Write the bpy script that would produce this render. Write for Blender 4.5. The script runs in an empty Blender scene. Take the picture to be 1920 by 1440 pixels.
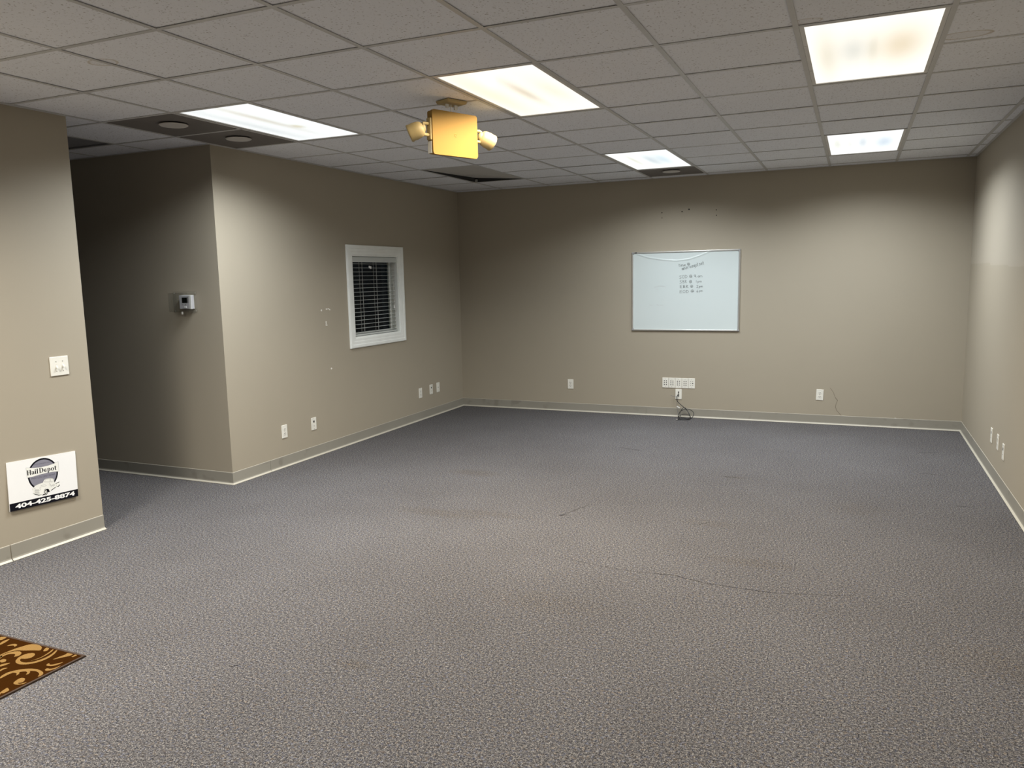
import bpy, bmesh, math, random
from mathutils import Vector, Matrix
from mathutils.geometry import tessellate_polygon

random.seed(7)
SC = bpy.context.scene
COL = SC.collection

# ------------------------------------------------------------------ camera
cam = bpy.data.cameras.new('camera'); cam.sensor_fit = 'HORIZONTAL'; cam.sensor_width = 36.0
cam.lens = 1465.9 / 1920.0 * 36.0; cam.clip_start = 0.05
cam_ob = bpy.data.objects.new('camera', cam); COL.objects.link(cam_ob)
rt = Vector((0.91672343, 0.39899653, -0.02049191)); up = Vector((-0.03535253, 0.13210114, 0.99060562)); fw = rt.cross(up) * -1
cam_ob.matrix_world = Matrix(((rt.x, up.x, -fw.x, 0.27749), (rt.y, up.y, -fw.y, -3.78783), (rt.z, up.z, -fw.z, 1.62239), (0, 0, 0, 1)))
SC.camera = cam_ob
# ------------------------------------------------------------------ world and exposure
w = bpy.data.worlds.new('night'); SC.world = w; w.use_nodes = True
w.node_tree.nodes['Background'].inputs[0].default_value = (0.01, 0.012, 0.016, 1)
w.node_tree.nodes['Background'].inputs[1].default_value = 0.3
vs = SC.view_settings; vs.view_transform = 'Standard'; vs.look = 'None'; vs.exposure = 0.0; vs.gamma = 1.0; vs.use_curve_mapping = False
# lamp powers (W) of the ceiling troffers, per fixture: colour of the tubes, power
WARM = (1.0, 0.86, 0.66); NEUT = (1.0, 0.93, 0.82); COOL = (0.93, 0.97, 1.0); OFFW = (1.0, 0.94, 0.85)
cy = SC.cycles; cy.max_bounces = 6; cy.diffuse_bounces = 4; cy.glossy_bounces = 2; cy.transmission_bounces = 2; cy.transparent_max_bounces = 12; cy.use_adaptive_sampling = True; cy.adaptive_threshold = 0.02
SPREAD = math.radians(150)

# ------------------------------------------------------------------ measured room
S = 0.6096
XL, XR, YB, H, YN, YE = -4.2921, 1.3012, 5.0583, 2.6768, 0.9615, -0.2406
YC = -2.4                           # unseen corridor side wall, set well back so less light bounces in
Y0, XC = -11 * S, -8.4            # wall behind the viewer, end of the corridor

# ------------------------------------------------------------------ helpers
def new_obj(name, me, mat=None, parent=None, kind=None):
    o = bpy.data.objects.new(name, me); COL.objects.link(o)
    if mat is not None and me is not None: me.materials.clear(); me.materials.append(mat)
    if parent is not None: o.parent = parent
    if kind: o['kind'] = kind
    return o
def empty(name, loc=(0, 0, 0), rz=0.0):
    o = bpy.data.objects.new(name, None); COL.objects.link(o); o.location = loc; o.rotation_euler = (0, 0, rz); o.empty_display_size = 0.05
    return o
def tag(o, label, cat=None, group=None, kind=None):
    o['label'] = label
    if cat: o['category'] = cat
    if group: o['group'] = group
    if kind: o['kind'] = kind
    return o
class MB:
    def __init__(s): s.v = []; s.f = []
    def box(s, x0, x1, y0, y1, z0, z1):
        n = len(s.v); s.v += [(x, y, z) for z in (z0, z1) for y in (y0, y1) for x in (x0, x1)]
        s.f += [tuple(n + i for i in q) for q in ((0, 2, 3, 1), (4, 5, 7, 6), (0, 1, 5, 4), (1, 3, 7, 5), (3, 2, 6, 7), (2, 0, 4, 6))]; return s
    def frustum(s, b, t, z0, z1):           # b, t: (hx, hy) half sizes
        n = len(s.v)
        s.v += [(sx * h[0], sy * h[1], z) for h, z in ((b, z0), (t, z1)) for sy in (-1, 1) for sx in (-1, 1)]
        s.f += [tuple(n + i for i in q) for q in ((0, 2, 3, 1), (4, 5, 7, 6), (0, 1, 5, 4), (1, 3, 7, 5), (3, 2, 6, 7), (2, 0, 4, 6))]; return s
    def quad(s, *p):
        n = len(s.v); s.v += list(p); s.f.append(tuple(range(n, n + len(p)))); return s
    def tube(s, pts, r, seg=8, cap=True):
        pts = [Vector(p) for p in pts]; rr = r if isinstance(r, (list, tuple)) else [r] * len(pts)
        n0 = len(s.v); ref = None
        for i, p in enumerate(pts):
            t = (pts[min(i + 1, len(pts) - 1)] - pts[max(i - 1, 0)]).normalized()
            if ref is None: ref = t.orthogonal().normalized()
            ref = (ref - t * ref.dot(t)).normalized(); b = t.cross(ref)
            for k in range(seg):
                a = 2 * math.pi * k / seg; s.v.append(tuple(p + (ref * math.cos(a) + b * math.sin(a)) * rr[i]))
        for i in range(len(pts) - 1):
            for k in range(seg):
                a = n0 + i * seg + k; b2 = n0 + i * seg + (k + 1) % seg
                s.f.append((a, b2, b2 + seg, a + seg))
        if cap:
            s.f.append(tuple(n0 + k for k in reversed(range(seg)))); e = n0 + (len(pts) - 1) * seg; s.f.append(tuple(e + k for k in range(seg)))
        return s
    def lathe(s, prof, seg=20, M=None):     # prof: (r, z) around local z; M transforms
        n0 = len(s.v); M = M or Matrix.Identity(4)
        for r, z in prof:
            for k in range(seg):
                a = 2 * math.pi * k / seg; s.v.append(tuple(M @ Vector((r * math.cos(a), r * math.sin(a), z))))
        for i in range(len(prof) - 1):
            for k in range(seg):
                a = n0 + i * seg + k; b = n0 + i * seg + (k + 1) % seg; s.f.append((a, b, b + seg, a + seg))
        if prof[0][0] > 1e-6: s.f.append(tuple(n0 + k for k in reversed(range(seg))))
        if prof[-1][0] > 1e-6: e = n0 + (len(prof) - 1) * seg; s.f.append(tuple(e + k for k in range(seg)))
        return s
    def poly(s, pts, f3):                   # flat concave polygon; f3 maps 2d to 3d
        tri = tessellate_polygon([[Vector((p[0], p[1], 0)) for p in pts]]); n = len(s.v)
        s.v += [f3(p) for p in pts]
        for t in tri:
            a, b, c = [pts[i] for i in t]
            if (b[0] - a[0]) * (c[1] - a[1]) - (b[1] - a[1]) * (c[0] - a[0]) < 0: t = (t[0], t[2], t[1])
            s.f.append(tuple(n + i for i in t))
        return s
    def slab(s, pts, y0, y1):               # polygon in (x, z), extruded along y from y1 (back) to y0 (front)
        s.poly(pts, lambda p: (p[0], y0, p[1])); n = len(s.v)
        m = len(pts); s.v += [(p[0], y0, p[1]) for p in pts] + [(p[0], y1, p[1]) for p in pts]
        for i in range(m): j = (i + 1) % m; s.f.append((n + i, n + j, n + m + j, n + m + i))
        return s
    def ribbon(s, pts, wd, y):              # stroke in (x, z) at depth y
        for i in range(len(pts) - 1):
            a = Vector(pts[i]); b = Vector(pts[i + 1]); d = b - a
            if d.length < 1e-7: continue
            d.normalize(); q = Vector((-d.y, d.x)) * wd / 2; a = a - d * wd * 0.3; b = b + d * wd * 0.3
            s.quad((a.x - q.x, y, a.y - q.y), (b.x - q.x, y, b.y - q.y), (b.x + q.x, y, b.y + q.y), (a.x + q.x, y, a.y + q.y))
        return s
    def ell(s, cx, cz, rx, rz, y, irx=0, irz=0, dx=0, seg=28, a0=0.0, a1=2 * math.pi):   # disc, ring or crescent in (x, z)
        P = []; Q = []
        for k in range(seg + 1):
            a = a0 + (a1 - a0) * k / seg; P.append((cx + rx * math.cos(a), y, cz + rz * math.sin(a))); Q.append((cx + dx + irx * math.cos(a), y, cz + irz * math.sin(a)))
        for k in range(seg): s.quad(Q[k], P[k], P[k + 1], Q[k + 1]) if irx > 0 else s.quad((cx, y, cz), P[k], P[k + 1])
        return s
    def mesh(s, name, bevel=0.0, seg=2, smooth=False, weld=False):
        me = bpy.data.meshes.new(name); me.from_pydata(s.v, [], s.f)
        bm = bmesh.new(); bm.from_mesh(me)
        if weld: bmesh.ops.remove_doubles(bm, verts=bm.verts, dist=1e-6)
        if bevel > 0: bmesh.ops.bevel(bm, geom=list(bm.edges), offset=bevel, segments=seg, affect='EDGES', profile=0.5, clamp_overlap=True)
        if smooth:
            for f in bm.faces: f.smooth = True
        bm.to_mesh(me); bm.free(); return me
    def build(s, name, mat, parent=None, **k): return new_obj(name, s.mesh(name, **k), mat, parent)
def text_mesh(body, size, offset=0.0, shear=0.0):
    cu = bpy.data.curves.new('lettering', 'FONT'); cu.body = body; cu.size = size; cu.offset = offset; cu.shear = shear; cu.resolution_u = 4
    o = bpy.data.objects.new('lettering', cu); COL.objects.link(o); bpy.context.view_layer.update()
    me = bpy.data.meshes.new_from_object(o.evaluated_get(bpy.context.evaluated_depsgraph_get()))
    bpy.data.objects.remove(o); bpy.data.curves.remove(cu); return me
def fit_text(me, x0, x1, z0, z1, y):        # scale flat lettering into a rectangle in the (x, z) plane
    xs = [v.co.x for v in me.vertices]; ys = [v.co.y for v in me.vertices]; a, b, c, d = min(xs), max(xs), min(ys), max(ys)
    for v in me.vertices:
        v.co = Vector((x0 + (v.co.x - a) / (b - a) * (x1 - x0), y, z0 + (v.co.y - c) / (d - c) * (z1 - z0)))
    return me

# ------------------------------------------------------------------ materials
class NT:
    def __init__(s, name):
        s.m = bpy.data.materials.new(name); s.m.use_nodes = True; s.t = s.m.node_tree; s.n = s.t.nodes; s.b = s.n['Principled BSDF']; s.out = s.n['Material Output']
    def new(s, t, **k):
        n = s.n.new(t)
        for a, b in k.items(): setattr(n, a, b)
        return n
    def link(s, a, b): s.t.links.new(a, b)
    def val(s, sock, v):
        if hasattr(v, 'links') or isinstance(v, bpy.types.NodeSocket): s.link(v, sock)
        else: sock.default_value = v
    def math(s, op, a, b=0.0, c=0.0, clamp=False):
        n = s.new('ShaderNodeMath', operation=op, use_clamp=clamp)
        s.val(n.inputs[0], a); s.val(n.inputs[1], b); s.val(n.inputs[2], c); return n.outputs[0]
    def mix(s, f, a, b, mode='MIX'):
        n = s.new('ShaderNodeMix', data_type='RGBA', blend_type=mode); s.val(n.inputs[0], f)
        for i, x in ((6, a), (7, b)):
            if isinstance(x, tuple): n.inputs[i].default_value = (*x[:3], 1)
            else: s.link(x, n.inputs[i])
        return n.outputs[2]
    def noise(s, scale, detail=2, rough=0.5, vec=None, dist=0.0):
        n = s.new('ShaderNodeTexNoise'); n.inputs['Scale'].default_value = scale; n.inputs['Detail'].default_value = detail; n.inputs['Roughness'].default_value = rough; n.inputs['Distortion'].default_value = dist
        if vec is not None: s.link(vec, n.inputs['Vector'])
        return n.outputs['Fac']
    def ramp(s, f, stops):
        n = s.new('ShaderNodeValToRGB'); e = n.color_ramp.elements
        while len(e) < len(stops): e.new(0.5)
        for el, (p, c) in zip(e, stops): el.position = p; el.color = (*c, 1) if len(c) == 3 else c
        s.link(f, n.inputs[0]); return n.outputs[0]
    def step(s, f, a, b):                   # smooth 0..1 between a and b
        n = s.new('ShaderNodeMapRange', interpolation_type='SMOOTHSTEP'); s.link(f, n.inputs[0]); n.inputs[1].default_value = a; n.inputs[2].default_value = b; return n.outputs[0]
    def pos(s): return s.new('ShaderNodeNewGeometry').outputs['Position']
    def xyz(s, v): n = s.new('ShaderNodeSeparateXYZ'); s.link(v, n.inputs[0]); return n.outputs
    def bump(s, h, strength, dist):
        n = s.new('ShaderNodeBump'); n.inputs['Strength'].default_value = strength; n.inputs['Distance'].default_value = dist; s.link(h, n.inputs['Height']); s.link(n.outputs[0], s.b.inputs['Normal'])
    def color(s, c): s.val(s.b.inputs['Base Color'], (*c, 1) if isinstance(c, tuple) else c)
    def set(s, rough=0.5, spec=0.5, metal=0.0): s.b.inputs['Roughness'].default_value = rough; s.b.inputs['Specular IOR Level'].default_value = spec; s.b.inputs['Metallic'].default_value = metal; return s
def simple(name, c, rough=0.5, spec=0.5, metal=0.0, var=0.06, scale=12.0):
    t = NT(name); t.set(rough, spec, metal); n = t.noise(scale, 1, vec=t.pos())
    t.color(t.mix(n, tuple(x * (1 - var) for x in c), tuple(min(1, x * (1 + var)) for x in c))); return t.m

PAINT = (0.375, 0.335, 0.262)
def wall_mat(name, band=False):
    t = NT(name); t.set(0.62, 0.32); p = t.pos()
    c = t.mix(t.noise(1.3, 3, vec=p), tuple(x * 0.965 for x in PAINT), tuple(x * 1.035 for x in PAINT))
    if band:                                # uneven edge of a newer, paler coat high on this wall
        x, y, z = t.xyz(p); st = t.math('MULTIPLY_ADD', t.step(y, 3.80, 3.88), 0.020, 1.640); st = t.math('MULTIPLY_ADD', t.step(y, 3.04, 2.92), -0.016, st)
        st = t.math('MULTIPLY_ADD', t.math('SUBTRACT', t.noise(4, 2, vec=p), 0.5), 0.012, st)
        f = t.step(t.math('SUBTRACT', z, st), -0.006, 0.006)
        c = t.mix(f, c, t.mix(1.0, c, (1.10, 1.12, 1.16), 'MULTIPLY'))
    t.color(c); return t.m
M_WALL = wall_mat('wall_paint'); M_WALLR = wall_mat('wall_paint_two_coats', True)

M_WALLDK = simple('light_absorbing_brown', (0.07, 0.055, 0.04), 0.7)  # dark tone for unseen corridor walls, added to absorb bounced light
def base_mat():
    t = NT('vinyl_base'); t.set(0.42, 0.45); p = t.pos()
    c = t.mix(t.noise(3.0, 3, vec=p), (0.27, 0.255, 0.215), (0.325, 0.31, 0.265))
    c = t.mix(t.math('MULTIPLY', t.step(t.noise(7.0, 2, vec=p), 0.60, 0.74), 0.35), c, (0.14, 0.125, 0.105)); t.color(c); return t.m
M_BASE = base_mat()
M_BASELIT = simple('vinyl_base_lit', (0.50, 0.475, 0.40), 0.45)  # paler copy of the base: light caught by toe and top edge, painted in

def carpet_mat():
    t = NT('carpet_loop'); t.set(0.95, 0.1); p = t.pos(); x, y, z = t.xyz(p)
    fine = t.noise(210, 1, 0.5, vec=p); mid = t.noise(95, 1, 0.5, vec=p)
    f = t.math('MULTIPLY_ADD', mid, 0.35, t.math('MULTIPLY', fine, 0.65))
    c = t.ramp(f, [(0.36, (0.025, 0.025, 0.028)), (0.46, (0.076, 0.074, 0.079)), (0.54, (0.123, 0.120, 0.123)), (0.64, (0.26, 0.253, 0.243))])
    hue = t.noise(75, 1, vec=p); c = t.mix(t.step(hue, 0.58, 0.72), c, t.mix(1.0, c, (1.12, 0.98, 0.84), 'MULTIPLY')); c = t.mix(t.step(hue, 0.42, 0.30), c, t.mix(1.0, c, (0.88, 0.95, 1.18), 'MULTIPLY'))
    c = t.mix(1.0, c, t.ramp(t.noise(0.9, 3, 0.6, vec=p), [(0.3, (0.90, 0.89, 0.88)), (0.7, (1.08, 1.08, 1.08))]), 'MULTIPLY')
    c = t.mix(1.0, c, t.ramp(t.noise(62, 1, 0.6, vec=p), [(0.36, (0.88, 0.88, 0.89)), (0.64, (1.12, 1.11, 1.10))]), 'MULTIPLY')
    # soiled patches, each with its own place and size
    dirt = None; edge_n = t.math('MULTIPLY', t.noise(9, 2, vec=p), 0.9)
    for (cx, cy, rx, ry, amt) in ((-1.636, -1.19, .11, .05, .5), (-2.60, 1.95, .30, .12, .5), (-2.33, .85, .45, .10, .45), (-2.0, .95, .35, .08, .4), (-.20, .62, .30, .10, .35), (.9, -.2, .35, .2, .35), (-.55, 1.25, .25, .10, .3), (-.55, 2.50, .13, .05, .55), (-1.1, -.3, .4, .15, .3), (.35, 1.9, .25, .2, .25)):
        e = t.math('ADD', t.math('POWER', t.math('MULTIPLY', t.math('SUBTRACT', x, cx), 1 / rx), 2.0), t.math('POWER', t.math('MULTIPLY', t.math('SUBTRACT', y, cy), 1 / ry), 2.0))
        e = t.math('ADD', e, edge_n); e = t.math('MULTIPLY', t.step(e, 1.5, 0.3), amt * 0.7)
        dirt = e if dirt is None else t.math('MAXIMUM', dirt, e)
    c = t.mix(dirt, c, t.mix(1.0, c, (0.80, 0.70, 0.55), 'MULTIPLY'))
    t.color(c)
    t.bump(fine, 0.6, 0.004); return t.m
M_CARPET = carpet_mat()

def tile_mat():
    t = NT('mineral_fibre_tile'); t.set(0.9, 0.15); p = t.pos(); x, y, z = t.xyz(p)
    n = t.noise(95, 2, 0.65, vec=p); v = t.new('ShaderNodeTexVoronoi', feature='F1'); v.inputs['Scale'].default_value = 70; t.link(p, v.inputs['Vector'])
    pits = t.math('MULTIPLY', t.step(n, 0.54, 0.66), t.step(v.outputs['Distance'], 0.55, 0.25))
    c = t.mix(t.noise(1.7, 3, vec=p), (0.80, 0.82, 0.87), (0.84, 0.86, 0.91))
    c = t.mix(t.math('MULTIPLY', pits, 0.8), c, (0.30, 0.28, 0.26))
    edge_n = t.math('MULTIPLY', t.noise(14, 2, vec=p), 0.5); st = None                                # dried water marks on three tiles
    for (cx, cy, rx, ry) in ((-3.06, -0.97, .075, .055), (.70, .50, .11, .06), (.05, -.05, .06, .035)):
        e = t.math('ADD', t.math('POWER', t.math('MULTIPLY', t.math('SUBTRACT', x, cx), 1 / rx), 2.0), t.math('POWER', t.math('MULTIPLY', t.math('SUBTRACT', y, cy), 1 / ry), 2.0))
        e = t.math('ADD', e, edge_n)
        ring = t.math('MULTIPLY', t.step(e, 0.85, 1.2), t.step(e, 1.5, 1.2)); e = t.math('MAXIMUM', t.math('MULTIPLY', ring, 0.55), t.math('MULTIPLY', t.step(e, 1.3, 1.1), 0.12))
        st = e if st is None else t.math('MAXIMUM', st, e)
    c = t.mix(st, c, (0.40, 0.32, 0.20)); t.color(c)
    t.bump(t.noise(150, 1, vec=p), 0.5, 0.003); return t.m
M_TILE = tile_mat()
M_TEE = simple('grid_tee', (0.54, 0.54, 0.535), 0.45, 0.4, var=0.05)
M_TROF = simple('troffer_white_enamel', (0.66, 0.65, 0.63), 0.4)
M_DARK = simple('dark_cavity', (0.02, 0.02, 0.02), 0.8)
M_DIFF = simple('diffuser_grey', (0.17, 0.155, 0.145), 0.6, 0.3)
M_PLAQUE = simple('diffuser_plaque', (0.58, 0.56, 0.53), 0.55)
M_RETURN = simple('return_panel', (0.22, 0.22, 0.23), 0.7)
M_DEADLENS = simple('unlit_acrylic_lens', (0.52, 0.51, 0.49), 0.45)
M_PLATE = simple('ivory_plastic', (0.80, 0.79, 0.72), 0.35)
M_RECEPT = simple('ivory_plastic_insert', (0.74, 0.73, 0.67), 0.35)
M_SLOT = simple('black_slot', (0.02, 0.02, 0.02), 0.6)
M_GREYSLOT = simple('grey_port', (0.32, 0.31, 0.28), 0.6)
M_SCREW = simple('screw_steel', (0.42, 0.41, 0.38), 0.4, metal=0.6)
M_BODY = simple('yellowed_plastic', (0.275, 0.160, 0.032), 0.6, 0.25, var=0.03, scale=6)
M_HEAD = simple('aged_cream_plastic', (0.44, 0.34, 0.16), 0.5, var=0.03)
M_CLEARISH = simple('pale_lamp_lens', (0.85, 0.82, 0.72), 0.2)
M_TRIM = simple('white_gloss_trim', (0.88, 0.91, 0.88), 0.35)
M_SLAT = simple('blind_slat_white', (0.55, 0.58, 0.56), 0.45)
M_CORD = simple('blind_cord', (0.58, 0.57, 0.53), 0.8)
M_ALU = simple('brushed_aluminium', (0.62, 0.62, 0.60), 0.35, metal=0.8)
M_CAP = simple('grey_plastic_cap', (0.30, 0.30, 0.30), 0.5)
M_INK = simple('marker_ink', (0.10, 0.11, 0.11), 0.6); M_INKPALE = simple('marker_ink_worn', (0.22, 0.24, 0.24), 0.6); M_SMEAR = simple('erased_smear', (0.56, 0.60, 0.60), 0.5)
M_BLACK = simple('black_rubber', (0.012, 0.012, 0.013), 0.45)
M_SILVER = simple('plug_tip', (0.75, 0.74, 0.70), 0.3, metal=0.7)
M_TAGW = simple('white_tag', (0.82, 0.82, 0.80), 0.6)
M_WIRE = simple('thin_blue_wire', (0.12, 0.13, 0.16), 0.5)
M_SPACK = simple('spackle_white', (0.80, 0.78, 0.72), 0.8); M_HOLE = simple('hole_dark', (0.03, 0.028, 0.025), 0.9); M_CRACK = simple('crack_brown', (0.17, 0.145, 0.105), 0.9)
M_SIGNW = simple('sign_white', (0.86, 0.87, 0.87), 0.35, var=0.015); M_SIGNK = simple('sign_black', (0.005, 0.005, 0.009), 0.5, 0.12); M_SIGNG = simple('sign_slate', (0.23, 0.23, 0.28), 0.4); M_SIGNT = simple('sign_dark_slate', (0.075, 0.075, 0.11), 0.4); M_SIGNC = simple('sign_cream', (0.82, 0.83, 0.79), 0.4); M_SIGNM = simple('sign_mid_grey', (0.20, 0.20, 0.21), 0.4)
M_RUGB = simple('rug_border_dark', (0.040, 0.022, 0.012), 0.9)
M_THERM = simple('thermostat_grey', (0.46, 0.46, 0.48), 0.4); M_THERML = simple('thermostat_side', (0.80, 0.80, 0.78), 0.35); M_SCREEN = simple('blank_screen', (0.008, 0.009, 0.008), 0.15)
def rug_mat(name, a, b):
    t = NT(name); t.set(1.0, 0.0); p = t.pos(); c = t.mix(t.noise(420, 2, vec=p), a, b); c = t.mix(t.math('MULTIPLY', t.noise(6, 3, vec=p), 0.35), c, t.mix(1.0, c, (1.3, 1.05, 0.7), 'MULTIPLY')); t.color(c); t.bump(t.noise(420, 2, vec=p), 0.5, 0.003); return t.m
M_RUG = rug_mat('rug_brown', (0.020, 0.007, 0.0015), (0.036, 0.014, 0.003)); M_RUGT = rug_mat('rug_tan', (0.165, 0.100, 0.036), (0.235, 0.148, 0.056))
def board_mat():
    t = NT('whiteboard_enamel'); t.set(0.16, 0.5); p = t.pos()
    t.color(t.mix(t.noise(2.5, 3, vec=p), (0.61, 0.685, 0.68), (0.64, 0.71, 0.71))); return t.m
M_BOARD = board_mat()
def glass_mat(name, tint, amount):
    t = NT(name); tr = t.new('ShaderNodeBsdfTransparent'); tr.inputs[0].default_value = (*tint, 1); gl = t.new('ShaderNodeBsdfGlossy'); gl.inputs['Roughness'].default_value = 0.03
    mx = t.new('ShaderNodeMixShader'); mx.inputs[0].default_value = amount; t.link(tr.outputs[0], mx.inputs[1]); t.link(gl.outputs[0], mx.inputs[2]); t.link(mx.outputs[0], t.out.inputs['Surface']); return t.m
M_GLASS = glass_mat('window_glass', (0.80, 0.85, 0.83), 0.02); M_ACRYL = glass_mat('clear_acrylic', (0.975, 0.98, 0.98), 0.05)
def lens_mat(name, base, strength, blobs, ribs=0.0):
    t = NT(name); uv = t.new('ShaderNodeTexCoord').outputs['Generated']; x, y, z = t.xyz(uv); c = None
    col = t.new('ShaderNodeRGB').outputs[0]; col.default_value = (*base, 1)
    for (cx, cy, sx, sy, tint) in blobs:
        e = t.math('ADD', t.math('POWER', t.math('MULTIPLY', t.math('SUBTRACT', x, cx), 1 / sx), 2.0), t.math('POWER', t.math('MULTIPLY', t.math('SUBTRACT', y, cy), 1 / sy), 2.0))
        col = t.mix(t.math('EXPONENT', t.math('MULTIPLY', e, -1.0)), col, t.mix(1.0, col, tint, 'MULTIPLY'))
    st = strength
    if ribs:
        st = t.math('MULTIPLY_ADD', t.math('SINE', t.math('MULTIPLY', x, 330.0)), ribs, strength)
    t.color((0.8, 0.8, 0.78)); t.set(0.3); t.link(col, t.b.inputs['Emission Color']); t.val(t.b.inputs['Emission Strength'], st); return t.m

# ------------------------------------------------------------------ the setting: floor, walls
fl = MB().box(XC - .12, XR + .12, Y0 - .12, YB + .12, -0.10, 0.0).build('floor', M_CARPET)
tag(fl, 'worn grey loop-pile carpet covering the whole floor', kind='structure')
T = 0.12
def wall(name, boxes, mat, label):
    m = MB()
    for b in boxes: m.box(*b)
    o = m.build(name, mat); return tag(o, label, kind='structure')
HW = H + 0.30
w_back = wall('wall_back', [(XL - T, XR + T, YB, YB + T, 0, HW)], M_WALL, 'long greige back wall carrying the whiteboard')
w_right = wall('wall_right', [(XR, XR + T, Y0, YB, 0, HW)], M_WALLR, 'greige right-hand wall with a paler coat above eye level')
WY0, WY1, WZ0, WZ1 = 2.750, 3.600, 1.050, 1.875      # window opening
w_left = wall('wall_left', [(XL - T, XL, YN, WY0, 0, HW), (XL - T, XL, WY1, YB, 0, HW), (XL - T, XL, WY0, WY1, 0, WZ0), (XL - T, XL, WY0, WY1, WZ1, HW)], M_WALL, 'greige partition wall with the small blinded window')
w_near = wall('wall_near_left', [(XL - T, XL, Y0, YE, 0, HW)], M_WALL, 'bright greige wall end at the left edge, with light switch')
w_corr = wall('wall_corridor', [(XC, XL - T, YN, YN + T, 0, HW)], M_WALL, 'dark corridor wall with the thermostat')
wall('wall_corridor_near', [(XC, XL - T, YC - T, YC, 0, HW)], M_WALLDK, 'unseen dark wall set back behind the near wall end to dim the corridor')
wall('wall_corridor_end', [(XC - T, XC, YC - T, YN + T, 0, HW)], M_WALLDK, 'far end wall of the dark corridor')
wall('wall_front', [(XL - T, XR + T, Y0 - T, Y0, 0, HW)], M_WALL, 'wall behind the viewpoint')

# ------------------------------------------------------------------ cove baseboards
PROF = [(0.0, 0.0), (0.016, 0.0), (0.0175, 0.004), (0.012, 0.0085), (0.0065, 0.014), (0.004, 0.022), (0.0035, 0.097), (0.0022, 0.1005), (0.0, 0.1015)]
def base_run(parent, p0, p1, nrm, a=0.0, b=0.0, name='base_strip'):
    # extrude the cove profile from p0 to p1; a, b: mitre growth at the ends per unit of offset
    d = Vector((p1[0] - p0[0], p1[1] - p0[1], 0)).normalized(); n = Vector((nrm[0], nrm[1], 0)); m = MB(); k = len(PROF)
    for P, s in ((p0, -a), (p1, b)):
        for o, z in PROF: m.v.append(tuple(Vector((P[0], P[1], z)) + n * o + d * (s * o)))
    for i in range(k):
        j = (i + 1) % k; m.f.append((i, j, k + j, k + i))
    m.f += [tuple(range(k)), tuple(reversed(range(k, 2 * k)))]
    me = m.mesh(name); bm = bmesh.new(); bm.from_mesh(me); bmesh.ops.recalc_face_normals(bm, faces=bm.faces); bm.to_mesh(me); bm.free()
    o = new_obj(name, me, M_BASE, parent); me.materials.append(M_BASELIT)
    for i in list(range(1, 4)) + [7]: me.polygons[i].material_index = 1
    return o
def base(name, label): return tag(empty(name), label, kind='structure')
g = 0.0015
b = base('baseboard_back', 'grey vinyl cove base along the back wall')
base_run(b, (XL, YB), (-1.9, YB), (0, -1), a=-1, b=0); base_run(b, (-1.9 + g, YB), (XR, YB), (0, -1), b=-1)
b = base('baseboard_right', 'grey vinyl cove base along the right wall')
base_run(b, (XR, Y0), (XR, 0.6), (-1, 0)); base_run(b, (XR, 0.6 + g), (XR, YB), (-1, 0), b=-1)
b = base('baseboard_left', 'grey vinyl cove base along the windowed partition, jointed near the corner')
base_run(b, (XL, YN), (XL, 1.405), (1, 0), a=1); base_run(b, (XL, 1.405 + 2 * g), (XL, YB), (1, 0), b=-1)
b = base('baseboard_corridor', 'grey vinyl cove base along the dark corridor wall')
base_run(b, (XC, YN), (XL, YN), (0, -1), b=1)
b = base('baseboard_near_left', 'grey vinyl cove base under the near left wall, with an open joint')
base_run(b, (XL, -0.874), (XL, YE), (1, 0), b=0.3); base_run(b, (XL, Y0), (XL, -0.880), (1, 0))

# ------------------------------------------------------------------ suspended ceiling
LIT = [(-6, 0), (-3, 0), (0, 0), (-3, 5), (0, 5), (-6, -5), (0, -5)]
DEAD = (-6, 5); DIFFS = [(-7, 0), (-7, 1), (-3, 7)]; RETURN = (-9, 0)
taken = set(DIFFS) | {RETURN}
for c, j in LIT + [DEAD]: taken |= {(c, j), (c, j + 1)}
ceil = tag(empty('ceiling', (0, 0, 0)), 'suspended ceiling of square grey-white mineral tiles in a metal grid', kind='structure')
full = MB().box(0.003, S - 0.003, 0.003, S - 0.003, 0.0, 0.016).mesh('ceiling_tile', bevel=0.002, seg=1); full.materials.append(M_TILE)
for (rx0, rx1, ry0, ry1) in ((XL, XR, Y0, YB), (XC, XL - T, YC, YN), (XL - T, XL, YE, YN)):
    for i in range(math.floor(rx0 / S + 1e-4), math.ceil(rx1 / S)):
        for j in range(math.floor(ry0 / S + 1e-4), math.ceil(ry1 / S)):
            if (i, j) in taken: continue
            x0, x1, y0, y1 = max(i * S, rx0), min((i + 1) * S, rx1), max(j * S, ry0), min((j + 1) * S, ry1)
            if x1 - x0 < 0.012 or y1 - y0 < 0.012: continue
            if x1 - x0 > S - .001 and y1 - y0 > S - .001:
                o = bpy.data.objects.new('ceiling_tile', full); COL.objects.link(o); o.parent = ceil
                o.location = (i * S, j * S, H + 0.0025 + random.random() * 0.002)
                o.rotation_euler = (random.uniform(-1, 1) * 0.0016, random.uniform(-1, 1) * 0.0008, 0)
                o.location.z += S / 2 * (abs(o.rotation_euler.x) + abs(o.rotation_euler.y)) * 0.8
            else:
                MB().box(x0 + .002, x1 - .002, y0 + .002, y1 - .002, H + 0.003, H + 0.018).build('ceiling_tile', M_TILE, ceil)
for i in range(-8, 3):                      # main runners, front to back
    if i == -8: continue
    MB().box(i * S - .012, i * S + .012, Y0, YB, H, H + .0022).box(i * S - .001, i * S + .001, Y0, YB, H + .0022, H + .03).build('main_runner', M_TEE, ceil)
for i in range(-13, -7): MB().box(i * S - .012, i * S + .012, YC if i < -7 else YE, YN, H, H + .0022).build('main_runner', M_TEE, ceil)
skip = {(c, j + 1) for c, j in LIT + [DEAD]}
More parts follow.
